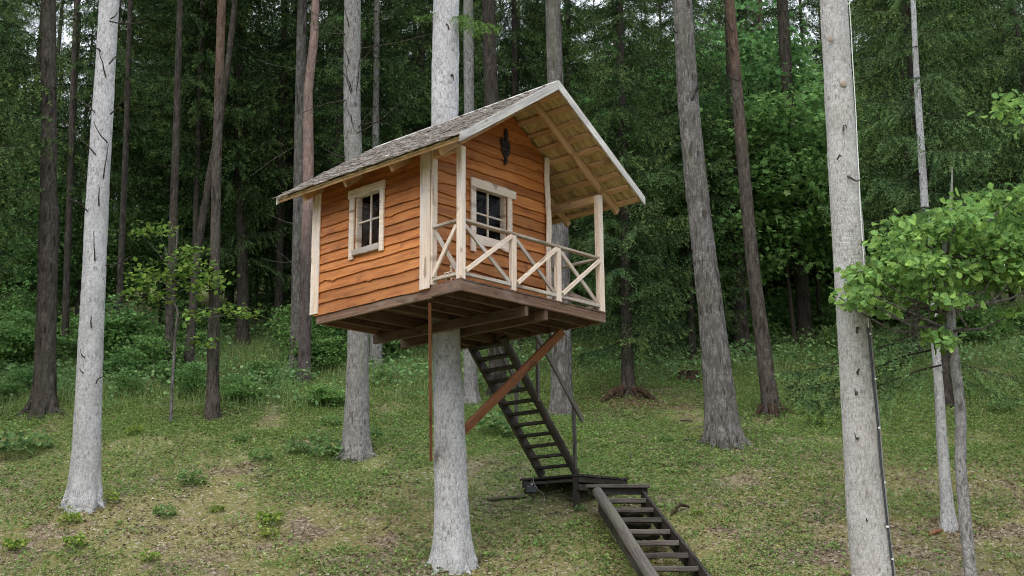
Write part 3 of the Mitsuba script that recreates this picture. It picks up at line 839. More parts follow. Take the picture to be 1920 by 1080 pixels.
def leafy_crown(seed, cz, rad, nclump, per, size, shape=SIMPLE, base=(0.075, 0.145, 0.028), flat=0.55, layers=True):
    """Leaves in flat layered sprays round a crown's volume. Returns leaves (v, f, c) and the spray centres."""
    r = np.random.default_rng(seed)
    d = rand_dirs(r, nclump)
    rr = r.random(nclump) ** 0.45
    cen = d * rr[:, None] * np.array(rad) + [0, 0, cz]
    P = np.repeat(cen, per, 0)
    outd = unit(np.repeat(d * [1, 1, 0.2], per, 0))
    n = len(P)
    csz = np.repeat(r.uniform(0.6, 1.3, nclump), per)[:, None]
    off = r.normal(size=(n, 3)) * [0.33, 0.33, 0.10] * csz * min(1.0, np.mean(rad) / 1.6)
    P = P + off
    D = unit(outd * 0.6 + r.normal(size=(n, 3)) * [0.8, 0.8, 0.25] + [0, 0, -0.25])
    Nn = unit(r.normal(size=(n, 3)) * flat + [0, 0, 1.0])
    cl = np.repeat(np.exp(r.normal(0, 0.18, nclump)), per)[:, None]
    cols = np.clip(leaf_green(r, n, base) * cl, 0.004, 0.6)
    return leaf_cards(P, D, Nn, size * r.uniform(0.7, 1.25, n), 1.0, shape, cols), cen


# ------------------------------------------------------------------ trunks
def trunk_mesh(spec, d, H, sides=26, flare=0.5, rough=0.05, seed=0, lump=1.0, taper_top=0.03, dz=0.10):
    """spec: image points (px, py, width px) from the base up, all at the distance d; goes on above the frame to the height H."""
    pts, rad = [], []
    for px, py, w in spec:
        p = at(px, py, d)
        pts.append(p); rad.append(w / 2 / FOC * (p @ CF))
    pts, rad = np.array(pts), np.array(rad)
    o = np.argsort(pts[:, 2]); pts, rad = pts[o], rad[o]
    base = pts[0].copy()
    zg = float(gz(base[0], base[1]))
    pts[0, 2] = min(pts[0, 2], zg) - 0.55
    top = base[2] + H
    slope = (pts[-1] - pts[-2]) / max(pts[-1, 2] - pts[-2, 2], 1e-6)
    ext = pts[-1] + slope * 0.6 * max(top - pts[-1, 2], 0.5)
    ext[2] = max(top, pts[-1, 2] + 0.5)
    P = np.vstack([pts, ext]); Rr = np.append(rad, taper_top)
    z = np.concatenate([np.arange(P[0, 2], min(11.0 + 0 * top, P[-1, 2]), dz), np.linspace(min(11.0, P[-1, 2] - 0.05), P[-1, 2], 12)[1:]])
    from scipy.interpolate import PchipInterpolator
    keep = np.concatenate([[True], np.diff(P[:, 2]) > 1e-3])
    P, Rr = P[keep], Rr[keep]
    x, y, r_ = (PchipInterpolator(P[:, 2], a)(z) for a in (P[:, 0], P[:, 1], Rr))
    ang = np.arange(sides + 1) * 2 * np.pi / sides
    h = np.maximum(z - zg, 0)
    rs_ = np.random.default_rng(seed)
    nlob = rs_.integers(4, 7)
    lob = 0.5 + 0.5 * np.cos(nlob * ang + rs_.uniform(0, 6))
    rr = r_[:, None] * (1 + flare * np.exp(-h / 0.22)[:, None] * (0.35 + 0.9 * lob[None]))
    ca, sa = np.cos(ang), np.sin(ang)
    q = np.stack([x[:, None] + ca[None] * rr, y[:, None] + sa[None] * rr, np.broadcast_to(z[:, None], rr.shape)], -1)
    rr = rr * (1 + lump * 0.06 * (meshkit.fbm(q * [1.2, 1.2, 1.1], 2, seed) - 0.5) * 2 + rough * (meshkit.fbm(q * [16, 16, 7.0], 3, seed + 3) - 0.5) * 2)
    v = np.stack([x[:, None] + ca[None] * rr, y[:, None] + sa[None] * rr, np.broadcast_to(z[:, None], rr.shape)], -1)
    m = sides + 1
    v[:, -1] = v[:, 0]
    i, j = np.meshgrid(np.arange(len(z) - 1), np.arange(sides), indexing='ij')
    a, b, c, e = i * m + j, i * m + j + 1, (i + 1) * m + j + 1, (i + 1) * m + j
    f = np.vstack([np.stack([a, b, c], -1).reshape(-1, 3), np.stack([a, c, e], -1).reshape(-1, 3)])
    axis = lambda zz: np.array([np.interp(zz, z, x), np.interp(zz, z, y), zz])
    radius = lambda zz: float(np.interp(zz, z, r_))
    return (v.reshape(-1, 3), f), axis, radius, zg


def twig(p0, d0, L, r0, seed, sag=0.25, n=7):
    r = np.random.default_rng(seed)
    pts = [np.array(p0, float)]
    d = norm(d0)
    for i in range(n):
        d = norm(d + r.normal(0, 0.13, 3) + np.array([0, 0, -sag / n]))
        pts.append(pts[-1] + d * L / n)
    return tube(pts, np.linspace(r0, r0 * 0.3, n + 1), 6, cap=False)


def add_dead(key, axis, radius, zs, seed, L=(0.3, 0.9), r0=0.013, face=True, mat='bark_brown'):
    r = np.random.default_rng(seed)
    for q, zz in enumerate(zs):
        az = r.uniform(math.pi, 2 * math.pi) if face else r.uniform(0, 2 * math.pi)
        d = np.array([math.cos(az), math.sin(az), r.uniform(-0.5, 0.25)])
        p = axis(zz) + np.array([math.cos(az), math.sin(az), 0]) * radius(zz) * 0.9
        t = twig(p, d, r.uniform(*L), r0 * r.uniform(0.7, 1.3), seed * 50 + q)
        put('dead_branch', t[:2], mat, key, smooth=True)


def crown_group(name, builder):
    v, c = builder
    mesh, col = soup((v, c))
    scene[name] = {'type': 'shapegroup', 'crown': mikit.ply(mesh, 'needles_mat', color=col)}


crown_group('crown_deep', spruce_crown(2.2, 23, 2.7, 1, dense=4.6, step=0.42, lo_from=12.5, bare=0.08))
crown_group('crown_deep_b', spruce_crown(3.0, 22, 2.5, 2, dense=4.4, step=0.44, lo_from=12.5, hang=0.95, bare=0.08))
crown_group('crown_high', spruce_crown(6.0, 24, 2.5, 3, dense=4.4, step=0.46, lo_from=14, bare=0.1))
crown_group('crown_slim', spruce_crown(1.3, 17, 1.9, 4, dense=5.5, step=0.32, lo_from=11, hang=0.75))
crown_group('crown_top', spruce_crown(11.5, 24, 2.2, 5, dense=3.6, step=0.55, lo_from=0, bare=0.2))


def crown_instance(key, group, x, y, z, rot, s):
    k = key + '__crown'
    scene[k] = {'type': 'instance', 'sg': {'type': 'ref', 'id': group}, 'to_world': T().translate([float(x), float(y), float(z)]).rotate([0, 0, 1], float(rot)).scale(float(s))}
    return k


def tree(name, label, cat, spec, bk, H=22, d=None, crown=None, cs=1.0, group=None, seed=0, dead=0, deadz=(1.5, 8), **k):
    key = thing(name, label, cat, group)
    if d is None:
        d = hit(spec[0][0], spec[0][1])[1]
    mesh, axis, radius, zg = trunk_mesh(spec, d, H, seed=seed, **k)
    put('trunk', mesh, bk, key, smooth=True)
    if crown:
        p = axis(zg + H * 0.35)
        crown_instance(key, crown, p[0], p[1], zg, seed * 77 % 360, cs)
    if dead:
        add_dead(key, axis, radius, np.random.default_rng(seed).uniform(zg + deadz[0], zg + deadz[1], dead), seed + 1, L=(0.35, 1.3), r0=0.012)
    return key, axis, radius, zg, d


def image_branches(key, pts, d, r0=0.014, mat='bark_brown'):
    """Dead branches given by image points, at the trunk's distance d less a little for those in front of it."""
    for q, (x0, y0, x1, y1, off) in enumerate(pts):
        a, b = at(x0, y0, d - 0.20), at(x1, y1, d - 0.20 - off)
        mids = [a + (b - a) * t + np.array([0, 0, 0.05 * math.sin(3.1 * t) * (1 if q % 2 else -1)]) + rng.normal(0, 0.008, 3) for t in np.linspace(0, 1, 6)]
        put('dead_branch', tube(mids, np.linspace(r0, r0 * 0.4, 6), 6, cap=False)[:2], mat, key, smooth=True)


# the tree that carries the cabin: its place follows from the platform's middle
DM = float((B3 + 1.55 * U3 + 1.92 * V3)[1])
main = tree('spruce_tree', 'thick pale grey spruce trunk that carries the tree house', 'tree',
            [(850, 1062, 76), (848, 1020, 70), (846, 930, 63), (843, 800, 58), (837, 640, 54), (834, 400, 52), (834, 220, 51), (837, 0, 49)], 'bark_light', H=24, d=DM, crown='crown_top', seed=3,
            sides=64, flare=0.28, rough=0.035, dz=0.05)
image_branches(main[0], [(838, 45, 842, 53, 0.02), (846, 142, 850, 150, 0.05), (822, 250, 818, 262, 0.05)], DM, 0.02)
mb_ = bough(1.0, 36, 26, 0.05, 0.018, 77, 0.55, 0.9)
for q, (az, L, zz) in enumerate([(-20, 0.75, 9.05), (10, 0.85, 9.25), (-50, 0.6, 9.1), (200, 0.5, 9.2)]):
    ca, sa = math.cos(math.radians(az)), math.sin(math.radians(az))
    v = (mb_[0].reshape(-1, 3) * L) @ np.array([[ca, -sa, 0], [sa, ca, 0], [0, 0, 1]]).T + main[1](zz)
    tag(put('bough', (v, np.arange(len(v)).reshape(-1, 3)), 'needles_mat', main[0], color=np.clip(mb_[1].reshape(-1, 3) * [1.5, 1.6, 1.1], 0, 1)), kind='stuff')
left = tree('spruce_tree', 'pale grey spruce trunk with dark branch stubs standing alone left of the cabin', 'tree',
            [(157, 942, 60), (160, 880, 54), (166, 740, 49), (175, 540, 44), (184, 350, 41), (195, 170, 38), (205, 0, 36)], 'bark_light', H=23, crown='crown_top', seed=5, sides=56, flare=0.35,
            rough=0.035, dz=0.06)
image_branches(left[0], [(181, 290, 107, 205, 0.3), (194, 335, 203, 270, 0.2), (203, 268, 175, 228, 0.3), (199, 145, 183, 90, 0.3), (188, 95, 170, 70, 0.3), (185, 385, 187, 352, 0.1), (178, 488, 176, 434, 0.12),
                         (208, 215, 250, 175, 0.3), (208, 35, 225, 18, 0.2), (165, 395, 125, 373, 0.3), (197, 497, 250, 478, 0.3), (172, 615, 171, 592, 0.1), (160, 670, 150, 655, 0.15),
                         (180, 720, 195, 707, 0.15), (157, 698, 150, 688, 0.1), (205, 120, 255, 85, 0.2), (205, 40, 280, 38, 0.2), (178, 210, 120, 175, 0.2)], left[4])
dark = tree('spruce_tree', 'dark brown spruce trunk with a thick bulge, at the left edge of the clearing', 'tree',
            [(82, 768, 46), (84, 700, 41), (88, 560, 37), (92, 395, 35), (91, 380, 31), (92, 250, 29), (91, 0, 27)], 'bark_brown', H=24, crown='crown_top', seed=6, sides=40, flare=0.5, rough=0.05, dead=4)
tree('pine_tree', 'slim pine trunk, reddish above and charcoal grey at the foot, left of the cabin', 'tree',
     [(400, 783, 26), (400, 660, 23), (403, 480, 19), (408, 250, 17), (416, 0, 16)], 'bark_pine', H=22, crown='crown_top', seed=7, sides=32, flare=0.25)
tree('spruce_tree', 'grey trunk leaning to the right, crossing the straight ones left of the cabin', 'tree',
     [(350, 712, 20), (356, 650, 17), (370, 480, 15), (390, 350, 14), (420, 180, 12), (441, 0, 11)], 'bark_brown', H=19, d=31.5, crown='crown_top', seed=8, sides=24)
tree('spruce_tree', 'straight grey trunk in front of the dark wood, right of the lone pale trunk', 'tree',
     [(314, 712, 20), (316, 650, 18), (324, 440, 16), (332, 200, 13), (338, 0, 11)], 'bark_brown', H=21, d=31.0, crown='crown_top', seed=9, sides=24, dead=3)
tree('spruce_tree', 'thin grey trunk just left of the lone pale trunk, dark wood behind it', 'tree',
     [(122, 700, 14), (124, 560, 13), (133, 300, 12), (140, 100, 11)], 'bark_brown', H=19, d=33.0, crown='crown_top', seed=10, sides=18, dead=3)
tree('spruce_tree', 'thin dark trunk just right of the lone pale trunk', 'tree',
     [(219, 690, 15), (224, 560, 13), (237, 250, 11), (243, 50, 9)], 'bark_brown', H=19, d=32.5, crown='crown_top', seed=11, sides=18, dead=3)
tree('spruce_tree', 'thin grey trunk partly hidden behind the leaning one', 'tree',
     [(360, 690, 12), (364, 520, 11), (372, 250, 10), (378, 50, 9)], 'bark_brown', H=18, d=34, crown='crown_high', seed=12, sides=18)
tree('spruce_tree', 'dark trunk with low drooping boughs right of the slim pine', 'tree',
     [(455, 680, 24), (455, 550, 22), (450, 300, 18), (446, 0, 14)], 'bark_brown', H=20, d=35, crown='crown_deep_b', seed=13, sides=18)
tree('spruce_tree', 'grey trunk between the slim pine and the cabin wall, bare twigs beside it', 'tree',
     [(521, 670, 17), (523, 560, 15), (527, 300, 14), (531, 100, 12)], 'bark_brown', H=20, d=36, crown='crown_top', seed=14, sides=18, dead=4)
t11 = tree('spruce_tree', 'grey trunk close behind the cabin\'s left corner, dead twigs on its left', 'tree',
           [(556, 690, 27), (558, 560, 24), (562, 300, 22), (567, 0, 18)], 'bark_grey', H=22, d=31.5, crown='crown_top', seed=15, sides=28)
image_branches(t11[0], [(560, 492, 490, 484, 0.2), (560, 505, 515, 470, 0.2), (556, 420, 500, 400, 0.2), (562, 270, 470, 330, 0.1), (562, 130, 480, 110, 0.1), (570, 60, 640, 30, 0.1)], 31.4, 0.011, 'bark_grey')
tree('pine_tree', 'pine with flaking pinkish bark beside a grey trunk, behind the left roof end', 'tree',
     [(571, 690, 24), (573, 560, 23), (578, 350, 21), (578, 160, 17), (590, 60, 16), (592, 0, 14)], 'bark_pink', H=23, d=30.5, crown='crown_top', seed=16, sides=28)
t12 = tree('spruce_tree', 'big grey spruce trunk behind the cabin roof, with rusty bark patch and many dead branches', 'tree',
           [(668, 855, 54), (668, 820, 49), (671, 640, 40), (668, 420, 35), (660, 200, 32), (661, 0, 31)], 'bark_mid', H=24, crown='crown_top', seed=17, sides=48, flare=0.35, rough=0.04, dz=0.07)
image_branches(t12[0], [(660, 170, 642, 100, 0.3), (660, 175, 630, 110, 0.3), (668, 170, 680, 60, 0.3), (655, 120, 640, 80, 0.2), (670, 250, 755, 190, 0.3), (672, 240, 710, 195, 0.2), (655, 52, 643, 0, 0.2),
                         (675, 120, 725, 68, 0.3), (676, 60, 760, 5, 0.3), (648, 65, 565, 15, 0.2), (648, 63, 590, 55, 0.2), (648, 188, 560, 215, 0.2), (648, 295, 600, 272, 0.2), (678, 235, 730, 232, 0.2),
                         (677, 90, 860, 50, 0.4), (660, 228, 650, 205, 0.1)], t12[4], 0.013)
tree('spruce_tree', 'grey trunk half hidden behind the big spruce below the platform', 'tree',
     [(706, 672, 24), (705, 630, 23), (704, 400, 18), (705, 200, 12), (707, 0, 10)], 'bark_mid', H=20, d=32, crown='crown_high', seed=18, sides=24)
tree('spruce_tree', 'light grey trunk just right of the carrying trunk, seen below the platform', 'tree',
     [(884, 757, 30), (882, 700, 26), (880, 600, 24), (880, 300, 20), (878, 0, 18)], 'bark_mid', H=21, crown='crown_top', seed=19, sides=30)
tree('spruce_tree', 'grey trunk seen between the treads of the steep stair', 'tree',
     [(936, 742, 36), (933, 690, 33), (930, 400, 29), (920, 150, 26), (916, 0, 24)], 'bark_brown', H=23, crown='crown_top', seed=20, sides=30)
t16 = tree('spruce_tree', 'grey spruce trunk with a brown foot standing right behind the stair handrail', 'tree',
           [(1052, 772, 43), (1053, 730, 40), (1052, 600, 38), (1046, 300, 31), (1036, 0, 28)], 'bark_grey', H=24, crown='crown_top', seed=21, sides=40, flare=0.35, rough=0.05)
tree('spruce_tree', 'thin greenish trunk behind the stair handrail', 'tree',
     [(970, 695, 19), (968, 600, 17), (966, 300, 14)], 'bark_brown', H=18, d=34, crown='crown_deep', seed=22, sides=18)
t18 = tree('spruce_tree', 'dark spruce with drooping boughs and exposed roots, right of the cabin', 'tree',
           [(1180, 738, 32), (1178, 720, 25), (1175, 640, 22), (1172, 450, 18), (1166, 200, 14), (1163, 0, 11)], 'bark_brown', H=17, crown='crown_slim', seed=23, sides=30, flare=0.6)
for (x, y, w) in ((1128, 754, 0.105), (1232, 752, 0.075), (1200, 759, 0.06), (1160, 758, 0.05), (1150, 757, 0.05)):
    p0 = t18[1](t18[3] + 0.16)
    e = at(x, y, t18[4] - 0.35)
    e[2] = gz(e[0], e[1]) - 0.02
    md = (p0 + e) / 2 + np.array([0, -0.05, 0.07])
    put('root', tube([p0, md, e * 0.7 + md * 0.3, e + (e - md) * 0.25 + np.array([0, 0, -0.06])], [w, w * 0.9, w * 0.75, w * 0.4], 9, rough=0.12)[:2], 'bark_root', t18[0], smooth=True)
big = tree('pine_tree', 'thick leaning trunk with deep furrowed grey bark in the right half of the clearing', 'tree',
           [(1358, 828, 74), (1352, 770, 62), (1343, 680, 53), (1328, 540, 47), (1305, 340, 42), (1290, 180, 39), (1279, 0, 36)], 'bark_grey', H=24, crown='crown_top', seed=24, sides=60, flare=0.22, rough=0.06, dz=0.06)
image_branches(big[0], [(1297, 188, 1307, 160, 0.1), (1292, 10, 1288, -6, 0.1), (1268, 60, 1260, 48, 0.1), (1305, 172, 1312, 165, 0.1)], big[4], 0.03)
t20 = tree('pine_tree', 'slender bent pine trunk with reddish top, right of the thick furrowed trunk', 'tree',
           [(1446, 772, 38), (1442, 735, 31), (1432, 660, 29), (1412, 500, 25), (1393, 300, 23), (1378, 120, 20), (1368, 0, 18)], 'bark_pine', H=22, crown='crown_top', seed=25, sides=36, flare=0.3, rough=0.05)
image_branches(t20[0], [(1376, 60, 1358, 25, 0.1), (1374, 100, 1368, 80, 0.05), (1385, 150, 1366, 138, 0.1)], t20[4], 0.02)
tree('spruce_tree', 'dark trunk between the furrowed trunk and the bent pine, farther back', 'tree',
     [(1393, 664, 34), (1388, 600, 29), (1380, 400, 25), (1372, 150, 20)], 'bark_brown', H=20, d=33.5, crown='crown_top', seed=26, sides=24)
tree('spruce_tree', 'dark straight trunk far back, left of the big cabled trunk', 'tree',
     [(1510, 645, 30), (1505, 560, 27), (1490, 380, 25), (1478, 200, 23), (1470, 60, 21)], 'bark_brown', H=22, d=35, crown='crown_top', seed=27, sides=24)
tree('spruce_tree', 'thin blackish trunk far back, left of the furrowed trunk', 'tree',
     [(1298, 676, 15), (1296, 600, 13), (1290, 400, 10)], 'bark_brown', H=15, d=32.8, crown='crown_slim', seed=28, sides=18)
tree('spruce_tree', 'narrow dark trunk right behind the spruce with exposed roots', 'tree',
     [(1191, 680, 14), (1188, 600, 13), (1180, 400, 10)], 'bark_brown', H=15, d=33, crown='crown_slim', seed=29, sides=18)
tree('pine_tree', 'distant reddish pine trunk against the sky holes', 'tree',
     [(1445, 560, 13), (1436, 280, 11), (1427, 120, 10), (1424, 0, 9)], 'bark_pine', H=24, d=46, crown='crown_top', seed=30, sides=16)
DC = 14.6
cab = tree('spruce_tree', 'big pale trunk with a white cord and a dark conduit on its right side', 'tree',
           [(1642, 1150, 86), (1637, 1080, 80), (1625, 940, 74), (1612, 760, 68), (1600, 590, 62), (1587, 400, 57), (1573, 180, 53), (1563, 0, 50)], 'bark_tan', H=23, d=DC, crown='crown_top', seed=31, sides=64, flare=0.1,
           rough=0.03, dz=0.05)
for (x, y, r_) in ((1557, 73, 0.035), (1582, 157, 0.035)):
    p = at(x, y, DC - 0.19)
    m = trimesh.creation.icosphere(2, 1)
    put('branch_scar', (m.vertices * [r_ * 1.2, 0.012, r_ * 1.2] + p, m.faces), 'scar_mat', cab[0], smooth=True)
image_branches(cab[0], [(1590, 330, 1618, 333, 0.05), (1606, 625, 1612, 618, 0.05), (1612, 690, 1606, 697, 0.08), (1580, 245, 1588, 240, 0.05), (1612, 818, 1603, 812, 0.05), (1590, 540, 1597, 548, 0.04), (1630, 965, 1622, 972, 0.04),
                         (1570, 300, 1578, 296, 0.04), (1610, 735, 1602, 728, 0.04)], DC, 0.013)


def roots(t, n, L, r0, mat, seed):
    r = np.random.default_rng(seed)
    zg = t[3]
    for q in range(n):
        az = math.pi + math.pi * (q + r.uniform(0.2, 0.8)) / n
        d_ = np.array([math.cos(az), math.sin(az) * 0.9, 0])
        c0 = t[1](zg + 0.14)
        rad_ = t[2](zg + 0.14)
        pts = [c0 + d_ * rad_ * 0.75]
        for k in (0.35, 0.7, 1.0, 1.3):
            e = c0 + d_ * (rad_ * 0.9 + L * k * r.uniform(0.85, 1.1)) + np.array([r.normal(0, 0.02), r.normal(0, 0.02), 0])
            e[2] = float(gz(e[0], e[1])) + r0 * (0.75 - 0.85 * k)
            pts.append(e)
        put('root', tube(pts, [r0 * 1.3, r0, r0 * 0.8, r0 * 0.6, r0 * 0.4], 9, rough=0.15, freq=12)[:2], mat, t[0], smooth=True)


roots(main, 5, 0.13, 0.075, 'bark_light', 1)
roots(left, 5, 0.13, 0.075, 'bark_light', 2)
roots(big, 5, 0.2, 0.09, 'bark_grey', 3)
roots(t12, 5, 0.15, 0.08, 'bark_mid', 4)
roots(dark, 4, 0.35, 0.09, 'bark_brown', 5)
roots(t20, 4, 0.28, 0.07, 'bark_root', 6)


def on_trunk(px, py, out=0.015):
    """The point at this height on the cabled trunk's surface, towards the right of its face."""
    p = at(px, py, DC)
    a, r_ = cab[1](p[2]), cab[2](p[2])
    dx = np.clip((p[0] - a[0]) / r_, -0.97, 0.97)
    return np.array([a[0] + dx * (r_ + out), a[1] - math.sqrt(1 - dx * dx) * (r_ + out), p[2]])


cw = [(1589, -20), (1589, 20), (1591, 60), (1592, 110), (1595, 160), (1598, 220), (1600, 280), (1603, 340), (1604, 390), (1607, 440), (1611, 500), (1616, 560), (1618, 600), (1619, 628)]
tag(put('cord', tube([on_trunk(*q, out=0.02) for q in cw], 0.0055, 8, cap=False)[:2], 'plastic_white', smooth=True), 'white cord hanging down the right side of the big pale trunk', 'cord')
cond = thing('cable_conduit', 'dark grey cable conduit clipped to the lower part of the big pale trunk', 'conduit')
cc = [(1619, 620), (1624, 680), (1630, 740), (1636, 800), (1640, 860), (1646, 920), (1651, 970), (1657, 1020), (1663, 1075), (1670, 1140)]
cpts = [on_trunk(*q, out=0.02) for q in cc]
put('conduit', tube(cpts, 0.012, 10)[:2], 'plastic_dark', cond, smooth=True)
for (x, y) in ((1621, 632), (1631, 715), (1637, 806), (1647, 907), (1652, 989), (1661, 1049)):
    c0 = on_trunk(x, y, 0.024)
    put('clip', tube([c0 - [0, 0, 0.010], c0 + [0, 0, 0.010]], 0.017, 10)[:2], 'plastic_white', cond, smooth=30)

thin = tree('spruce_tree', 'thin light grey spruce behind the oak, with a few drooping boughs', 'tree',
            [(1780, 992, 32), (1776, 950, 24), (1768, 850, 21), (1757, 680, 17), (1742, 500, 15), (1730, 320, 14), (1718, 130, 11), (1712, 0, 9)], 'bark_light', H=15, crown=None, seed=33, sides=30, flare=0.35)
tree('spruce_tree', 'dark trunk in the wood behind the right hand oak', 'tree',
     [(1714, 640, 28), (1711, 560, 25), (1704, 300, 20)], 'bark_brown', H=20, d=33, crown='crown_deep', seed=34, sides=24)

# ------------------------------------------------------------------ forest behind
scene['leaf_wood'] = two({'type': 'diffuse', 'reflectance': {'type': 'rgb', 'value': (0.06, 0.05, 0.042)}})


def simple_trunk(x, y, H, r0, seed):
    r = np.random.default_rng(seed)
    zg = float(gz(x, y))
    z = np.array([-0.2, 0.25, 1.5, 4, 8, 13, H])
    lean = r.normal(0, 0.012, 2)
    p = np.stack([x + lean[0] * z, y + lean[1] * z, zg + z], 1)
    return tube(p, r0 * np.array([1.35, 1.05, 0.96, 0.86, 0.7, 0.45, 0.06]), 14, cap=False, rough=0.03)[:2], zg


fr = np.random.default_rng(101)
WHERE = []
placed = []
MAPLES = [(1395, 33.5, 1.0, 0), (1500, 34.0, 1.1, 0), (1335, 36, 1.05, 1), (1450, 36.5, 1.25, 1), (1550, 36.5, 0.95, 1), (1240, 42, 1.2, 1), (1120, 41, 1.1, 1), (1665, 37, 1.0, 0), (1185, 45, 1.4, 0), (1400, 43, 1.5, 0), (1520, 42, 1.4, 0)]
placed += [((px - 960) / FOC * y, y) for px, y, _, _ in MAPLES]


def free(x, y, m):
    return all((x - a) ** 2 + (y - b) ** 2 > m * m for a, b in placed)


groups_near = ['crown_deep', 'crown_deep_b', 'crown_slim', 'crown_high']
near_n, far_n = 0, 0
tries = 0
while tries < 2600:
    tries += 1
    y = fr.uniform(34.5, 64)
    x = fr.uniform(-1, 1) * (0.43 * y + 4)
    sp_ = 2.95 if y < 46 else 3.2
    if not free(x, y, sp_) or (y < 43 and 0.135 < x / y < 0.255):
        continue
    placed.append((x, y))
    H = fr.uniform(18, 24)
    g = groups_near[fr.choice(4, p=[0.42, 0.34, 0.16, 0.08])]
    s = fr.uniform(0.85, 1.15)
    if abs(x / y + 0.392) < 0.03:
        s *= 0.6
    zg = float(gz(x, y))
    if y < 46:
        key = thing('spruce_tree', 'dark spruce', 'tree', 'dark spruces in the wood behind')
        WHERE.append((key, x / y * FOC + 960, y, 'dark spruce', 'dark spruces in the wood behind'))
        m, _ = simple_trunk(x, y, H * s, fr.uniform(0.10, 0.17), 1000 + tries)
        put('trunk', m, 'bark_brown', key, smooth=True)
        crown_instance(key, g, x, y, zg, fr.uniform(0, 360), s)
        near_n += 1
    else:
        far_n += 1
        scene[f'far_and_added_forest__{2 * far_n:03d}'] = {'type': 'instance', 'sg': {'type': 'ref', 'id': g}, 'to_world': T().translate([x, y, zg]).rotate([0, 0, 1], fr.uniform(0, 360)).scale(s)}
        m, _ = simple_trunk(x, y, H * s, 0.13, 1000 + tries)
        scene[f'far_and_added_forest__{2 * far_n + 1:03d}'] = mikit.ply(m, 'bark_brown', smooth=True)
for sd in (-1, 1):  # out-of-frame crowns added beside the clearing to darken the window reflections
    for q in range(33):
        x, y = sd * (13.5 + 6.0 * (q % 3) + fr.uniform(-1, 1)), 3.0 + 3.1 * (q // 3) + fr.uniform(-1, 1)
        if abs(x) < 0.42 * y + 3.0:
            continue
        placed.append((x, y))
        far_n += 1
        scene[f'far_and_added_forest__{2 * far_n:03d}'] = {'type': 'instance', 'sg': {'type': 'ref', 'id': 'crown_deep' if q % 2 else 'crown_slim'}, 'to_world': T().translate([x, y, float(gz(x, y)) - 1.0]).rotate([0, 0, 1], fr.uniform(0, 360)).scale(0.8)}
for q in range(40):
    y = fr.uniform(44, 66)
    x = fr.uniform(0.10, 0.30) * y if q % 4 else fr.uniform(-0.42, 0.1) * y
    far_n += 1
    scene[f'far_and_added_forest__{2 * far_n:03d}'] = {'type': 'instance', 'sg': {'type': 'ref', 'id': 'shrub_%d' % (q % 3)}, 'to_world': T().translate([x, y, float(gz(x, y)) - 0.2]).rotate([0, 0, 1], fr.uniform(0, 360)).scale(fr.uniform(1.6, 2.8))}
tag('far_and_added_forest', 'far dark spruce wood behind the clearing, with unseen spruces added at both sides', 'forest', kind='stuff')
# spruces at both sides of the clearing, whose boughs reach into the frame
for (x, y, s, g, lab) in ((-12.6, 26.5, 0.95, 'crown_deep_b', 'spruce just outside the left edge, its light green boughs hanging into the top left corner'),
                          (13.4, 26.0, 0.95, 'crown_deep', 'spruce at the right edge behind the oak, bright green boughs in the top right corner'),
                          (9.6, 27.5, 0.9, 'crown_deep_b', 'spruce with hanging dark boughs, seen between the cabled trunk and the oak')):
    key = thing('spruce_tree', lab, 'tree')
    m, zg = simple_trunk(x, y, 21, 0.15, int(y * 10))
    put('trunk', m, 'bark_brown', key, smooth=True)
    crown_instance(key, g, x, y, zg, 40 * y, s)

# boughs of the thin spruce at the right
hb_ = [bough(1.0, 40, 34, 0.042, 0.014, 900 + q, 0.5, 0.8) for q in range(4)]
bs = np.random.default_rng(12)
for q, (z0, az, L) in enumerate([(4.2, 215, 1.7), (4.6, 200, 1.5), (4.9, 330, 1.6), (5.3, 260, 1.3), (5.7, 20, 1.7), (5.9, 170, 1.6), (6.3, 300, 1.4), (6.6, 230, 1.5), (7.0, 350, 1.5), (7.2, 150, 1.3), (7.6, 270, 1.3), (7.9, 40, 1.3),
                                 (8.2, 200, 1.2), (8.5, 320, 1.2), (8.9, 100, 1.1), (9.2, 240, 1.1), (9.6, 0, 1.0), (10, 160, 0.9), (10.5, 280, 0.8), (2.9, 188, 2.5), (2.6, 196, 2.3), (3.2, 180, 2.4), (2.7, 335, 1.5), (2.5, 10, 1.4)]):
    bv, bc = hb_[q % 4]
    ca, sa = math.cos(math.radians(az)), math.sin(math.radians(az))
    M = np.array([[ca, -sa, 0], [sa, ca, 0], [0, 0, 1]])
    zz = thin[3] + z0
    v = (bv.reshape(-1, 3) * L) @ M.T + thin[1](zz)
    tag(put('bough', (v, np.arange(len(v)).reshape(-1, 3)), 'needles_mat', thin[0], color=np.clip(bc.reshape(-1, 3) * bs.uniform(0.9, 1.5), 0, 1)), kind='stuff')


# broadleaf trees and shrubs
def leaf_group(name, L):
    (v, f, c) = L
    scene[name] = {'type': 'shapegroup', 'crown': mikit.ply((v, f), 'leaves_mat', color=c)}


for q, (rad, cz, n, per, size, base) in enumerate([((1.2, 1.1, 0.75), 0.75, 70, 26, 0.115, (0.185, 0.345, 0.120)), ((1.0, 1.0, 1.0), 1.0, 70, 26, 0.10, (0.155, 0.305, 0.110)),
                                                   ((1.4, 1.2, 0.6), 0.6, 80, 26, 0.12, (0.205, 0.370, 0.125))]):
    leaf_group('shrub_%d' % q, leafy_crown(60 + q, cz, rad, n, per, size, base=base)[0])
for q, (rad, cz, n, per, size, base) in enumerate([((2.3, 2.2, 2.6), 4.6, 190, 26, 0.15, (0.140, 0.270, 0.090)), ((1.8, 1.8, 3.4), 5.4, 190, 26, 0.14, (0.115, 0.240, 0.090))]):
    leaf_group('maple_%d' % q, leafy_crown(80 + q, cz, rad, n, per, size, shape=MAPLE, base=base)[0])


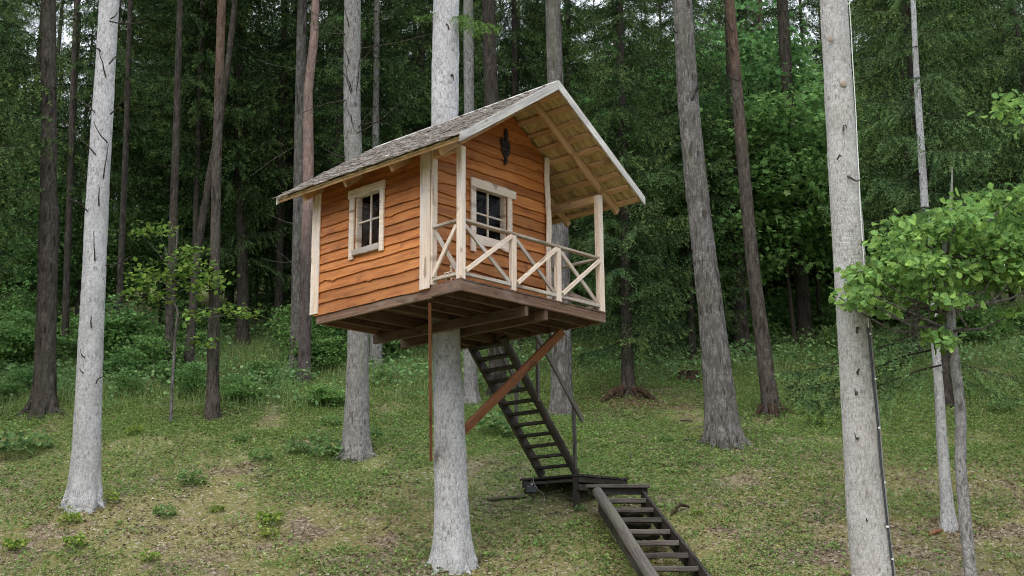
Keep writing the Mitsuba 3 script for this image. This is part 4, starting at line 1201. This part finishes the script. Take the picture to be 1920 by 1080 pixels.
def broadleaf(name, cat, lab, group, x, y, sg_, s, seed, th, r0):
    key = thing(name, lab, cat, group)
    WHERE.append((key, x / y * FOC + 960, y, lab, group))
    zg = float(gz(x, y))
    r = np.random.default_rng(seed)
    top = np.array([x + r.normal(0, 0.3), y, zg + th])
    stem = np.array([[x, y, zg - 0.1], [x + r.normal(0, 0.1), y, zg + th * 0.45], top])
    parts = [tube(stem, [r0, r0 * 0.75, r0 * 0.25], 8, cap=False)]
    for k in range(6):
        t = r.uniform(0.35, 0.9)
        p = stem[0] + (stem[2] - stem[0]) * t
        az = r.uniform(0, 6.3)
        parts.append(tube([p, p + np.array([math.cos(az), math.sin(az), 0.5]) * th * 0.16, p + np.array([math.cos(az), math.sin(az), 0.45]) * th * 0.30], [r0 * 0.4, r0 * 0.25, r0 * 0.1], 6, cap=False))
    j = join(parts)
    put('trunk', (j[0], j[1]), 'leaf_wood', key, smooth=True)
    scene[key + '__leaves'] = {'type': 'instance', 'sg': {'type': 'ref', 'id': sg_}, 'to_world': T().translate([float(x), float(y), zg]).rotate([0, 0, 1], float(r.uniform(0, 360))).scale(float(s))}
    return key


mr = np.random.default_rng(55)
for q, (px, y, s, k) in enumerate(MAPLES):
    x = (px - 960) / FOC * y
    broadleaf('maple_tree', 'tree', 'bright green broadleaf tree', 'broadleaf trees among the spruces', x, y, 'maple_%d' % k, s, 300 + q, 6.5 * s, 0.07)
for q, (px, y, s, k) in enumerate([(60, 34, 0.62, 1), (180, 35, 0.60, 0), (20, 37, 0.8, 1), (290, 36, 0.55, 1), (470, 38, 0.6, 0), (640, 36, 0.55, 1)]):
    x = (px - 960) / FOC * y
    broadleaf('maple_tree', 'tree', 'young darker broadleaf tree', 'young broadleaf trees left', x, y, 'maple_%d' % k, s, 340 + q, 6.5 * s, 0.04)
sh = np.random.default_rng(77)
for q in range(66):
    if q < 40:
        px, y = sh.uniform(-40, 760), sh.uniform(31, 40)
    else:
        px, y = sh.uniform(760, 1960), sh.uniform(34.0, 38.5)
    x = (px - 960) / FOC * y
    broadleaf('shrub', 'shrub', 'leafy shrub', 'shrubs along the wood edge', x, y, 'shrub_%d' % (q % 3), sh.uniform(0.45, 0.95), 400 + q, 0.9, 0.015)

for q in range(14):
    px, y = sh.uniform(-30, 640), sh.uniform(28.3, 30.6)
    x = (px - 960) / FOC * y
    broadleaf('shrub', 'shrub', 'small low shrub', 'small shrubs along the wood edge', x, y, 'shrub_%d' % (q % 3), sh.uniform(0.28, 0.46), 500 + q, 0.4, 0.008)

# ------------------------------------------------------------------ oak at the right, its leaves near enough to be told apart
DO = 14.1
oak = thing('oak_tree', 'young oak with lobed bright green leaves reaching in from the right edge', 'tree')
om, oax, orad, ozg = trunk_mesh([(1824, 1130, 30), (1818, 1060, 24), (1803, 900, 22), (1800, 760, 20), (1786, 640, 19), (1776, 520, 19), (1774, 450, 13), (1782, 390, 7)], DO, 4.35, taper_top=0.008, sides=30, flare=0.2, rough=0.12, seed=41, dz=0.05)
put('trunk', om, 'bark_mid', oak, smooth=True)
ob = np.random.default_rng(42)
variants = []
for q in range(12):
    c = np.array([[0.190, 0.345, 0.110]]) * (0.55 + 0.85 * q / 11) * (1 + 0.25 * (q % 3) * np.array([0.5, 0.2, -0.2]))
    variants.append(leaf_cards(np.zeros((1, 3)), np.array([[1.0, 0, 0]]), np.array([[0, 0, 1.0]]), np.ones(1), 1.0, OAK, c, fold=ob.uniform(0.1, 0.5)))
leaf_dict = [mikit.ply((v, f), 'leaves_mat', color=c) for v, f, c in variants]
sprays = [(1596, 548, 26, 24), (1588, 572, 22, 14), (1602, 520, 22, 22), (1660, 575, 40, 16), (1750, 628, 26, 30), (1775, 640, 22, 22), (1700, 420, 40, 24), (1660, 450, 30, 24), (1618, 545, 26, 22), (1628, 508, 30, 26), (1640, 520, 45, 40), (1810, 490, 60, 50), (1760, 510, 60, 40), (1720, 490, 60, 40), (1880, 490, 50, 50), (1780, 560, 40, 24), (1690, 470, 50, 45), (1740, 430, 52, 42), (1800, 402, 52, 42), (1858, 378, 46, 36), (1912, 366, 40, 38), (1700, 535, 60, 35), (1770, 480, 60, 45), (1840, 450, 60, 45), (1900, 450, 50, 50),
          (1622, 562, 26, 18), (1850, 520, 60, 40), (1910, 520, 40, 40), (1765, 598, 26, 36), (1888, 205, 34, 30), (1920, 190, 30, 26), (1905, 585, 26, 14), (1745, 545, 45, 24), (1965, 420, 50, 70), (1975, 520, 45, 60), (1960, 230, 40, 40),
          (1655, 590, 30, 10), (1790, 430, 60, 40), (1870, 420, 60, 40), (1662, 500, 40, 40)]
rest_v, rest_f, rest_c, nrest = [], [], [], 0
leaves = []
for (px, py, rx, ry) in sprays:
    n = int(rx * ry / 14) + 12
    dd = ob.normal(0, 0.45)
    tip = at(px, py, DO + dd)
    zb = np.clip(tip[2] - 0.45, 2.8, 7.0)
    p0 = oax(min(zb, 4.0)) if not (px > 1830 and py < 300) else at(2010, 330, DO + dd)
    md = (p0 + tip) / 2 + ob.normal(0, 0.08, 3) + [0, 0, -0.08]
    put('branch', tube([p0, p0 * 0.6 + md * 0.4, md, md * 0.45 + tip * 0.55, tip], [0.022, 0.018, 0.014, 0.010, 0.004], 7, rough=0.1)[:2], 'bark_grey', oak, smooth=True)
    for _ in range(n):
        q = ob.normal(size=3) * [0.48, 0.30, 0.55]
        P = at(px + q[0] * rx, py + q[1] * ry, DO + dd + q[2] * 0.5)
        out = unit(P - tip + np.array([0, 0, 0.05]))
        D = unit(out * 0.7 + ob.normal(size=3) * [0.6, 0.6, 0.35] + [0, -0.15, -0.30])
        N = unit(ob.normal(size=3) * 0.75 + [0, -0.45, 0.8])
        leaves.append((P, D, N, ob.uniform(0.065, 0.120), ob.integers(12)))
leaves.sort(key=lambda l: -l[3] + 0.05 * l[0][1])
nleaf = 0
for (P, D, N, s, k) in leaves:
    S = unit(np.cross(N, D)); N2 = np.cross(D, S)
    M = np.eye(4); M[:3, 0], M[:3, 1], M[:3, 2], M[:3, 3] = D * s, S * s, N2 * s, P
    if nleaf < 280:
        scene[numbered(oak + '__leaf')] = {**leaf_dict[k], 'to_world': T(M)}
        nleaf += 1
    else:
        v, f, c = variants[k]
        rest_v.append(v @ M[:3, :3].T + P); rest_f.append(f + nrest); rest_c.append(c); nrest += len(v)
tag(put('foliage', (np.vstack(rest_v), np.vstack(rest_f)), 'leaves_mat', oak, color=np.vstack(rest_c)), kind='stuff')

# oak sapling in the left half
hs = hit(322, 792)
sap = thing('oak_sapling', 'slender oak sapling with flat sprays of lobed leaves in front of the left wood', 'tree')
sm, sax, srad, szg = trunk_mesh([(322, 792, 7), (323, 720, 6), (328, 640, 6), (333, 590, 5), (322, 550, 4), (330, 470, 3)], hs[1], 3.6, sides=10, flare=0.2, rough=0.05, seed=43)
put('trunk', sm, 'bark_grey', sap, smooth=True)
V_, F_, C_, n_ = [], [], [], 0
for (px, py, rx, ry) in [(270, 520, 42, 20), (330, 508, 50, 30), (385, 535, 42, 22), (295, 428, 40, 14), (262, 436, 25, 8), (430, 578, 42, 13), (470, 588, 30, 12), (360, 590, 30, 14), (385, 640, 28, 12), (250, 545, 25, 12), (300, 555, 40, 14),
                         (360, 500, 40, 22), (405, 515, 25, 16), (340, 470, 40, 14)]:
    n = int(rx * ry / 11) + 10
    tip = at(px, py, hs[1] + ob.normal(0, 0.3))
    p0 = sax(np.clip(tip[2] - 0.15, szg + 1.4, szg + 3.3))
    put('branch', tube([p0, (p0 + tip) / 2 + [0, 0, 0.04], tip], [0.012, 0.008, 0.003], 6)[:2], 'bark_grey', sap, smooth=True)
    q = ob.normal(size=(n, 3)) * 0.5
    P = np.array([at(px + a * rx, py + b * ry, hs[1] + c * 0.6) for a, b, c in q])
    D = unit(ob.normal(size=(n, 3)) * [1, 1, 0.3] + [0, -0.1, -0.2]); N = unit(ob.normal(size=(n, 3)) * 0.4 + [0, -0.2, 1])
    v, f, c = leaf_cards(P, D, N, ob.uniform(0.08, 0.15, n), 1.0, OAK, leaf_green(ob, n, (0.150, 0.270, 0.065), 0.3, 0.3))
    V_.append(v); F_.append(f + n_); C_.append(c); n_ += len(v)
tag(put('foliage', (np.vstack(V_), np.vstack(F_)), 'leaves_mat', sap, color=np.vstack(C_)), kind='stuff')

# ------------------------------------------------------------------ things on the ground
# stump
hp = hit(1290, 712)
stump = thing('tree_stump', 'low sawn tree stump with a rusty broken rim among the ground cover', 'stump')
pts = [[hp[0], hp[1], gz(hp[0], hp[1]) + z] for z in (-0.1, 0.0, 0.10, 0.20)]
put('bark', tube(pts, [0.36, 0.30, 0.25, 0.245], 30, cap=False, rough=0.10, freq=14)[:2], 'bark_root', stump, smooth=True)
m = trimesh.creation.cylinder(0.24, 0.03, sections=30)
put('cut_face', (m.vertices + [hp[0], hp[1], pts[-1][2] - 0.012], m.faces), 'wood_rafter', stump)
# fallen wood
for (x0, y0, x1, y1, r_, mat, nm, lab, cat) in (
        (918, 940, 985, 934, 0.05, 'wood_log', 'weathered_plank', 'short grey weathered plank lying on the moss left of the landing', 'plank'),
        (1258, 968, 1292, 952, 0.03, 'bark_root', 'root_piece', 'curved brown piece of root beside the lower stair', 'root'),
        (1742, 1006, 1768, 997, 0.035, 'wood_brace', 'broken_stick', 'short reddish broken stick at the foot of the thin grey spruce', 'stick'),
        (1160, 832, 1195, 833, 0.025, 'bark_brown', 'fallen_stick', 'dark fallen stick between the stair and the furrowed trunk', 'stick'),
        (1270, 832, 1302, 826, 0.03, 'bark_brown', 'fallen_stick', 'dark fallen stick close to the foot of the furrowed trunk', 'stick'),
        (1178, 850, 1186, 862, 0.02, 'wood_log', 'wood_chip', 'pale chip of wood on the moss right of the landing', 'chip'),
        (990, 925, 1000, 942, 0.02, 'bark_brown', 'fallen_stick', 'short dark stick lying under the left edge of the landing', 'stick'),
        (1275, 790, 1300, 792, 0.02, 'bark_brown', 'fallen_stick', 'short stick left of the furrowed trunk, high on the slope', 'stick')):
    a, b = hit(x0, y0), hit(x1, y1)
    a[2], b[2] = gz(a[0], a[1]) + r_ * 0.6, gz(b[0], b[1]) + r_ * 0.6
    if 'plank' in nm:
        put_wood(numbered(nm), bar(a, b, 0.13, 0.035, ch=0.004, seg=4, jit=0.003), mat, None)
    else:
        md = (a + b) / 2 + [0, 0, 0.10 if nm == 'root_piece' else 0.01]
        put(nm, tube([a, a * 0.5 + md * 0.5, md, md * 0.5 + b * 0.5, b], [r_ * 0.7, r_, r_, r_ * 0.9, r_ * 0.5], 10, rough=0.2, freq=14)[:2], mat, None, smooth=True)
    k = [q for q in scene if q.startswith(nm)][-1]
    tag(k, lab, cat)

# small plants one can point at
pr = np.random.default_rng(9)


def plant_soup(seed, n, size, spread, high, base):
    r = np.random.default_rng(seed)
    st = r.uniform(0, 6.283, n); rad_ = spread * np.sqrt(r.random(n))
    P = np.stack([np.cos(st) * rad_, np.sin(st) * rad_, high * (0.35 + 0.65 * r.random(n)) * (1 - 0.5 * rad_ / spread)], 1)
    D = unit(np.stack([np.cos(st), np.sin(st), r.normal(-0.15, 0.3, n)], 1) + r.normal(0, 0.4, (n, 3)))
    N = unit(r.normal(size=(n, 3)) * 0.45 + [0, 0, 1])
    v, f, c = leaf_cards(P, D, N, size * r.uniform(0.6, 1.3, n), 0.9, SIMPLE, leaf_green(r, n, base, 0.22, 0.3))
    st3 = np.stack([np.zeros((n, 3)) + [0, 0, -0.04], P + [0.003, 0, 0], P], 1).reshape(-1, 3)          # a thin stalk to every leaf
    return np.vstack([v, st3]), np.vstack([f, np.arange(3 * n).reshape(-1, 3) + len(v)]), np.vstack([c, np.broadcast_to([0.10, 0.16, 0.05], st3.shape)])


for q in range(4):
    v, f, c = plant_soup(500 + q, 90, 0.07, 0.19, 0.40, ((0.18, 0.32, 0.13), (0.21, 0.35, 0.08), (0.16, 0.30, 0.13), (0.23, 0.36, 0.08))[q])
    scene['plant_%d' % q] = {'type': 'shapegroup', 'leaves': mikit.ply((v, f), 'leaves_mat', color=c)}
spots = [(487, 868, 1.1, 0), (612, 862, 1.6, 2), (252, 815, 0.8, 3), (356, 912, 1.2, 0), (505, 985, 1.0, 1), (308, 972, 0.9, 0), (18, 860, 2.0, 2), (65, 850, 1.6, 0), (138, 1030, 0.9, 1), (130, 985, 0.8, 3), (408, 962, 0.6, 1), (556, 852, 1.1, 2),
         (600, 835, 1.0, 0), (930, 815, 1.8, 2), (1158, 905, 0.6, 1), (505, 1010, 0.7, 3), (205, 945, 0.8, 3), (30, 1035, 0.9, 1), (280, 1055, 0.7, 1), (965, 822, 1.2, 2), (1308, 968, 0.5, 1), (1245, 830, 0.7, 0), (1530, 800, 1.0, 1), (1880, 775, 1.2, 0),
         (620, 800, 1.0, 0), (1150, 955, 0.5, 3), (1088, 960, 0.5, 0), (450, 830, 0.7, 0), (1262, 1010, 0.45, 1), (350, 740, 0.9, 0), (700, 820, 0.8, 2), (1080, 830, 0.7, 1)]
for q, (px, py, s, k) in enumerate(spots):
    p = hit(px, py)
    key = thing('seedling', 'leafy seedling', 'plant', 'seedlings in the moss')
    WHERE.append((key, px, py, 'leafy seedling', 'seedlings in the moss'))
    scene[key] = {'type': 'instance', 'sg': {'type': 'ref', 'id': 'plant_%d' % k}, 'to_world': T().translate([float(p[0]), float(p[1]), float(gz(p[0], p[1])) - 0.02]).rotate([0, 0, 1], float(pr.uniform(0, 360))).scale(s)}

# ------------------------------------------------------------------ ground cover (nobody could count it)
gr = np.random.default_rng(2024)


def scatter(n, ymin, ymax, keep):
    y = ymin + (ymax - ymin) * gr.random(n) ** 1.15
    x = (gr.random(n) * 2 - 1) * (0.49 * y + 1.0)
    m = gr.random(n) < keep(x, y)
    x, y = x[m], y[m]
    return np.stack([x, y, gz(x, y)], 1)


def patch(x, y, f, seed):
    return meshkit.fbm(np.stack([x * f, y * f, x * 0], -1), 3, seed)


def herb_density(x, y):
    p = patch(x, y, 0.75, 4)
    far = _sm(21.5, 27.5, y + 1.5 * (patch(x, y, 0.3, 6) - 0.5) * 4)
    bare = np.exp(-(((x - 2.9) / 1.5) ** 2 + ((y - 28.2) / 1.1) ** 2)) * 0.9
    return np.clip((0.26 + 0.76 * far) * _sm(0.36, 0.58, p + 0.18 * far) - bare, 0.0, 1)


P = scatter(480000, 15.5, 36, herb_density)
n = len(P)
k3 = 2
P3 = np.repeat(P, k3, 0) + gr.normal(size=(n * k3, 3)) * [0.02, 0.02, 0.0] + np.stack([np.zeros(n * k3), np.zeros(n * k3), gr.uniform(0.01, 0.07, n * k3)], 1)
D = unit(gr.normal(size=(n * k3, 3)) * [1, 1, 0.3]); N = unit(gr.normal(size=(n * k3, 3)) * 0.45 + [0, -0.25, 1])
far = _sm(22, 28, P3[:, 1])[:, None]
cols = leaf_green(gr, n * k3, (0.185, 0.300, 0.095), 0.33, 0.12)
sz = gr.uniform(0.022, 0.052, n * k3)
Cc = scatter(1500, 15.5, 29, lambda x, y: _sm(0.36, 0.56, patch(x, y, 0.6, 61)))
m_ = gr.integers(8, 26, len(Cc))
Pc = np.repeat(Cc, m_, 0)
w_ = np.repeat(gr.uniform(0.04, 0.15, len(Cc)), m_)
off = gr.normal(size=(len(Pc), 3)) * w_[:, None] * [1, 1, 0]
off[:, 2] = gr.uniform(0.02, 1, len(Pc)) * w_ * 1.1
tone_ = np.repeat(gr.uniform(0.8, 1.35, (len(Cc), 1)), m_, 0) * np.repeat(1 + gr.random((len(Cc), 1)) * [[0.25, 0.05, 0.1]], m_, 0)
P3 = np.vstack([P3, Pc + off]); sz = np.append(sz, gr.uniform(0.03, 0.075, len(Pc)))
cols = np.vstack([cols, np.clip(leaf_green(gr, len(Pc), (0.19, 0.33, 0.11), 0.2, 0.1) * tone_, 0, 0.7)])
D = np.vstack([D, unit(off * [1, 1, 0.3] + gr.normal(size=off.shape) * 0.05)]); N = np.vstack([N, unit(gr.normal(size=off.shape) * 0.45 + [0, -0.25, 1])])
v, f, c = leaf_cards(P3, D, N, sz, 0.9, [(0.5, 0.5)], cols)
tag(put('ground_herbs', (v, f), 'leaves_mat', color=c), 'low leafy ground cover spread over the slope', 'ground cover', kind='stuff')

# dead leaves
P = scatter(50000, 15.5, 31, lambda x, y: np.clip(1.15 - 0.6 * _sm(23, 29, y), 0, 1) * _sm(0.30, 0.62, patch(x, y, 1.1, 12)))
for mx, my, mh, mr in MOUNDS[:10]:
    q = gr.normal(size=(420, 2)) * mr * 0.62
    q = q[np.hypot(q[:, 0], q[:, 1]) > 0.26] + [mx, my]
    P = np.vstack([P, np.stack([q[:, 0], q[:, 1], gz(q[:, 0], q[:, 1])], 1)])
n = len(P)
D = unit(gr.normal(size=(n, 3)) * [1, 1, 0.25]); N = unit(gr.normal(size=(n, 3)) * 0.4 + [0, 0, 1])
pal = np.array([[0.22, 0.165, 0.11], [0.17, 0.11, 0.075], [0.30, 0.24, 0.17], [0.12, 0.08, 0.055], [0.46, 0.41, 0.34]])
cols = pal[gr.choice(5, n, p=[0.26, 0.20, 0.28, 0.10, 0.16])] * gr.uniform(0.75, 1.25, (n, 1))
v, f, c = leaf_cards(P + [0, 0, 0.012], D, N, gr.uniform(0.025, 0.07, n), 0.8, [(0.5, 0.5)], cols, fold=0.5)
tag(put('leaf_litter', (v, f), 'herbs_mat', color=c), 'dead leaves and wood chips strewn over the moss', 'leaf litter', kind='stuff')


# grass
def grass(name, label, n, ymin, ymax, keep, hmin, hmax, w, base):
    P = scatter(n, ymin, ymax, keep)
    n = len(P)
    az = gr.uniform(0, 6.283, n)
    S = np.stack([np.cos(az), np.sin(az), az * 0], 1)
    h = gr.uniform(hmin, hmax, n) * (0.6 + 0.8 * patch(P[:, 0], P[:, 1], 0.9, 21))
    lean = unit(gr.normal(size=(n, 3)) * [1, 1, 0])
    ww = (w * gr.uniform(0.7, 1.3, n))[:, None]
    m1 = P + np.array([0, 0, 1.0]) * (h * 0.55)[:, None] + lean * (h * 0.12)[:, None]
    tp = P + np.array([0, 0, 1.0]) * (h * 0.92)[:, None] + lean * (h * gr.uniform(0.25, 0.6, n))[:, None]
    V = np.stack([P - S * ww / 2, P + S * ww / 2, m1 - S * ww * 0.4, m1 + S * ww * 0.4, tp], 1)
    Fq = np.array([[0, 1, 3], [0, 3, 2], [2, 3, 4]])
    Fa = (Fq[None] + (np.arange(n) * 5)[:, None, None]).reshape(-1, 3)
    C = np.repeat(leaf_green(gr, n, base, 0.25, 0.3)[:, None], 5, 1).reshape(-1, 3)
    tag(put(name, (V.reshape(-1, 3), Fa), 'leaves_mat', color=C), label, 'grass', kind='stuff')


edge = lambda x, y: 27.2 + 1.6 * _sm(-4, 3, x) * 1.6 + 1.5 * (patch(x, y, 0.25, 31) - 0.5)
grass('tall_grass', 'tall light green grass along the edge of the wood', 95000, 25.5, 37, lambda x, y: np.clip((y - edge(x, y)) / 2.2, 0, 1) * (0.35 + 0.65 * _sm(3, -2, x)) * _sm(0.3, 0.55, patch(x, y, 0.6, 33)), 0.18, 0.52, 0.010,
      (0.240, 0.370, 0.160))
grass('short_grass', 'short sparse grass growing in the moss of the clearing', 90000, 15.5, 32, lambda x, y: _sm(0.40, 0.65, patch(x, y, 0.5, 41)), 0.04, 0.13, 0.006, (0.220, 0.280, 0.095))
# bigger leaves of the undergrowth between the shrubs
P = scatter(95000, 25.5, 40, lambda x, y: np.clip((y - edge(x, y)) / 3.0, 0, 1) * _sm(0.35, 0.6, patch(x, y, 0.7, 51)))
n = len(P)
D = unit(gr.normal(size=(n, 3)) * [1, 1, 0.35]); N = unit(gr.normal(size=(n, 3)) * 0.5 + [0, -0.2, 1])
v, f, c = leaf_cards(P + np.stack([np.zeros(n), np.zeros(n), gr.uniform(0.05, 0.50, n)], 1), D, N, gr.uniform(0.05, 0.13, n), 0.9, SIMPLE, leaf_green(gr, n, (0.205, 0.370, 0.155), 0.35, 0.15))
tag(put('undergrowth', (v, f), 'leaves_mat', color=c), 'dense leafy undergrowth at the foot of the wood', 'undergrowth', kind='stuff')
# twigs
P = scatter(900, 15.5, 30, lambda x, y: y * 0 + 1)
tw = []
for p in P:
    a = gr.uniform(0, 6.283); L = gr.uniform(0.08, 0.3)
    e = p + np.array([math.cos(a) * L, math.sin(a) * L, 0]); e[2] = gz(e[0], e[1])
    tw.append(tube([p + [0, 0, 0.012], (p + e) / 2 + [0, 0, 0.02], e + [0, 0, 0.012]], [0.006, 0.005, 0.003], 4, cap=False))
j = join(tw)
tag(put('fallen_twigs', (j[0], j[1]), 'bark_brown'), 'thin dry twigs scattered over the ground', 'twigs', kind='stuff')

# which of its kind each one is: by the trunks that it stands between, counted from the left
ORD = ['first', 'second', 'third', 'fourth', 'fifth', 'sixth', 'seventh', 'eighth', 'ninth', 'tenth', 'eleventh', 'twelfth', 'thirteenth', 'fourteenth', 'fifteenth', 'sixteenth', 'seventeenth', 'eighteenth', 'nineteenth', 'twentieth', 'twenty-first', 'twenty-second', 'twenty-third', 'twenty-fourth', 'twenty-fifth', 'twenty-sixth']
SPAN = [(-9999, 80, 'left of the dark bulged trunk'), (80, 175, 'between the bulged trunk and the lone pale one'), (175, 400, 'between the lone pale trunk and the slim pine'),
        (400, 590, 'between the slim pine and the cabin'), (590, 850, 'behind the left half of the cabin'), (850, 1130, 'behind the right half of the cabin'), (1130, 1320, 'between the cabin and the furrowed trunk'),
        (1320, 1600, 'between the furrowed trunk and the cabled trunk'), (1600, 9999, 'right of the big cabled trunk')]
SPAN2 = [(-9999, 155, 'left of the lone pale trunk'), (155, 400, 'right of the lone pale trunk'), (400, 700, 'between the slim pine and the big grey spruce'), (700, 1130, 'around the carrying trunk and the stairs'),
         (1130, 1600, 'between the lower stair and the cabled trunk'), (1600, 9999, 'right of the cabled trunk')]
for what in sorted({w[3] for w in WHERE}):
    for lo, hi, where in (SPAN2 if what == 'leafy seedling' else SPAN):
        row = sorted([w for w in WHERE if w[3] == what and lo <= w[1] < hi], key=lambda w: w[1])
        for q, w in enumerate(row):
            labels[w[0]]['label'] = f'{what} {where}' + (f', {ORD[q]} from left' if len(row) > 1 else '')
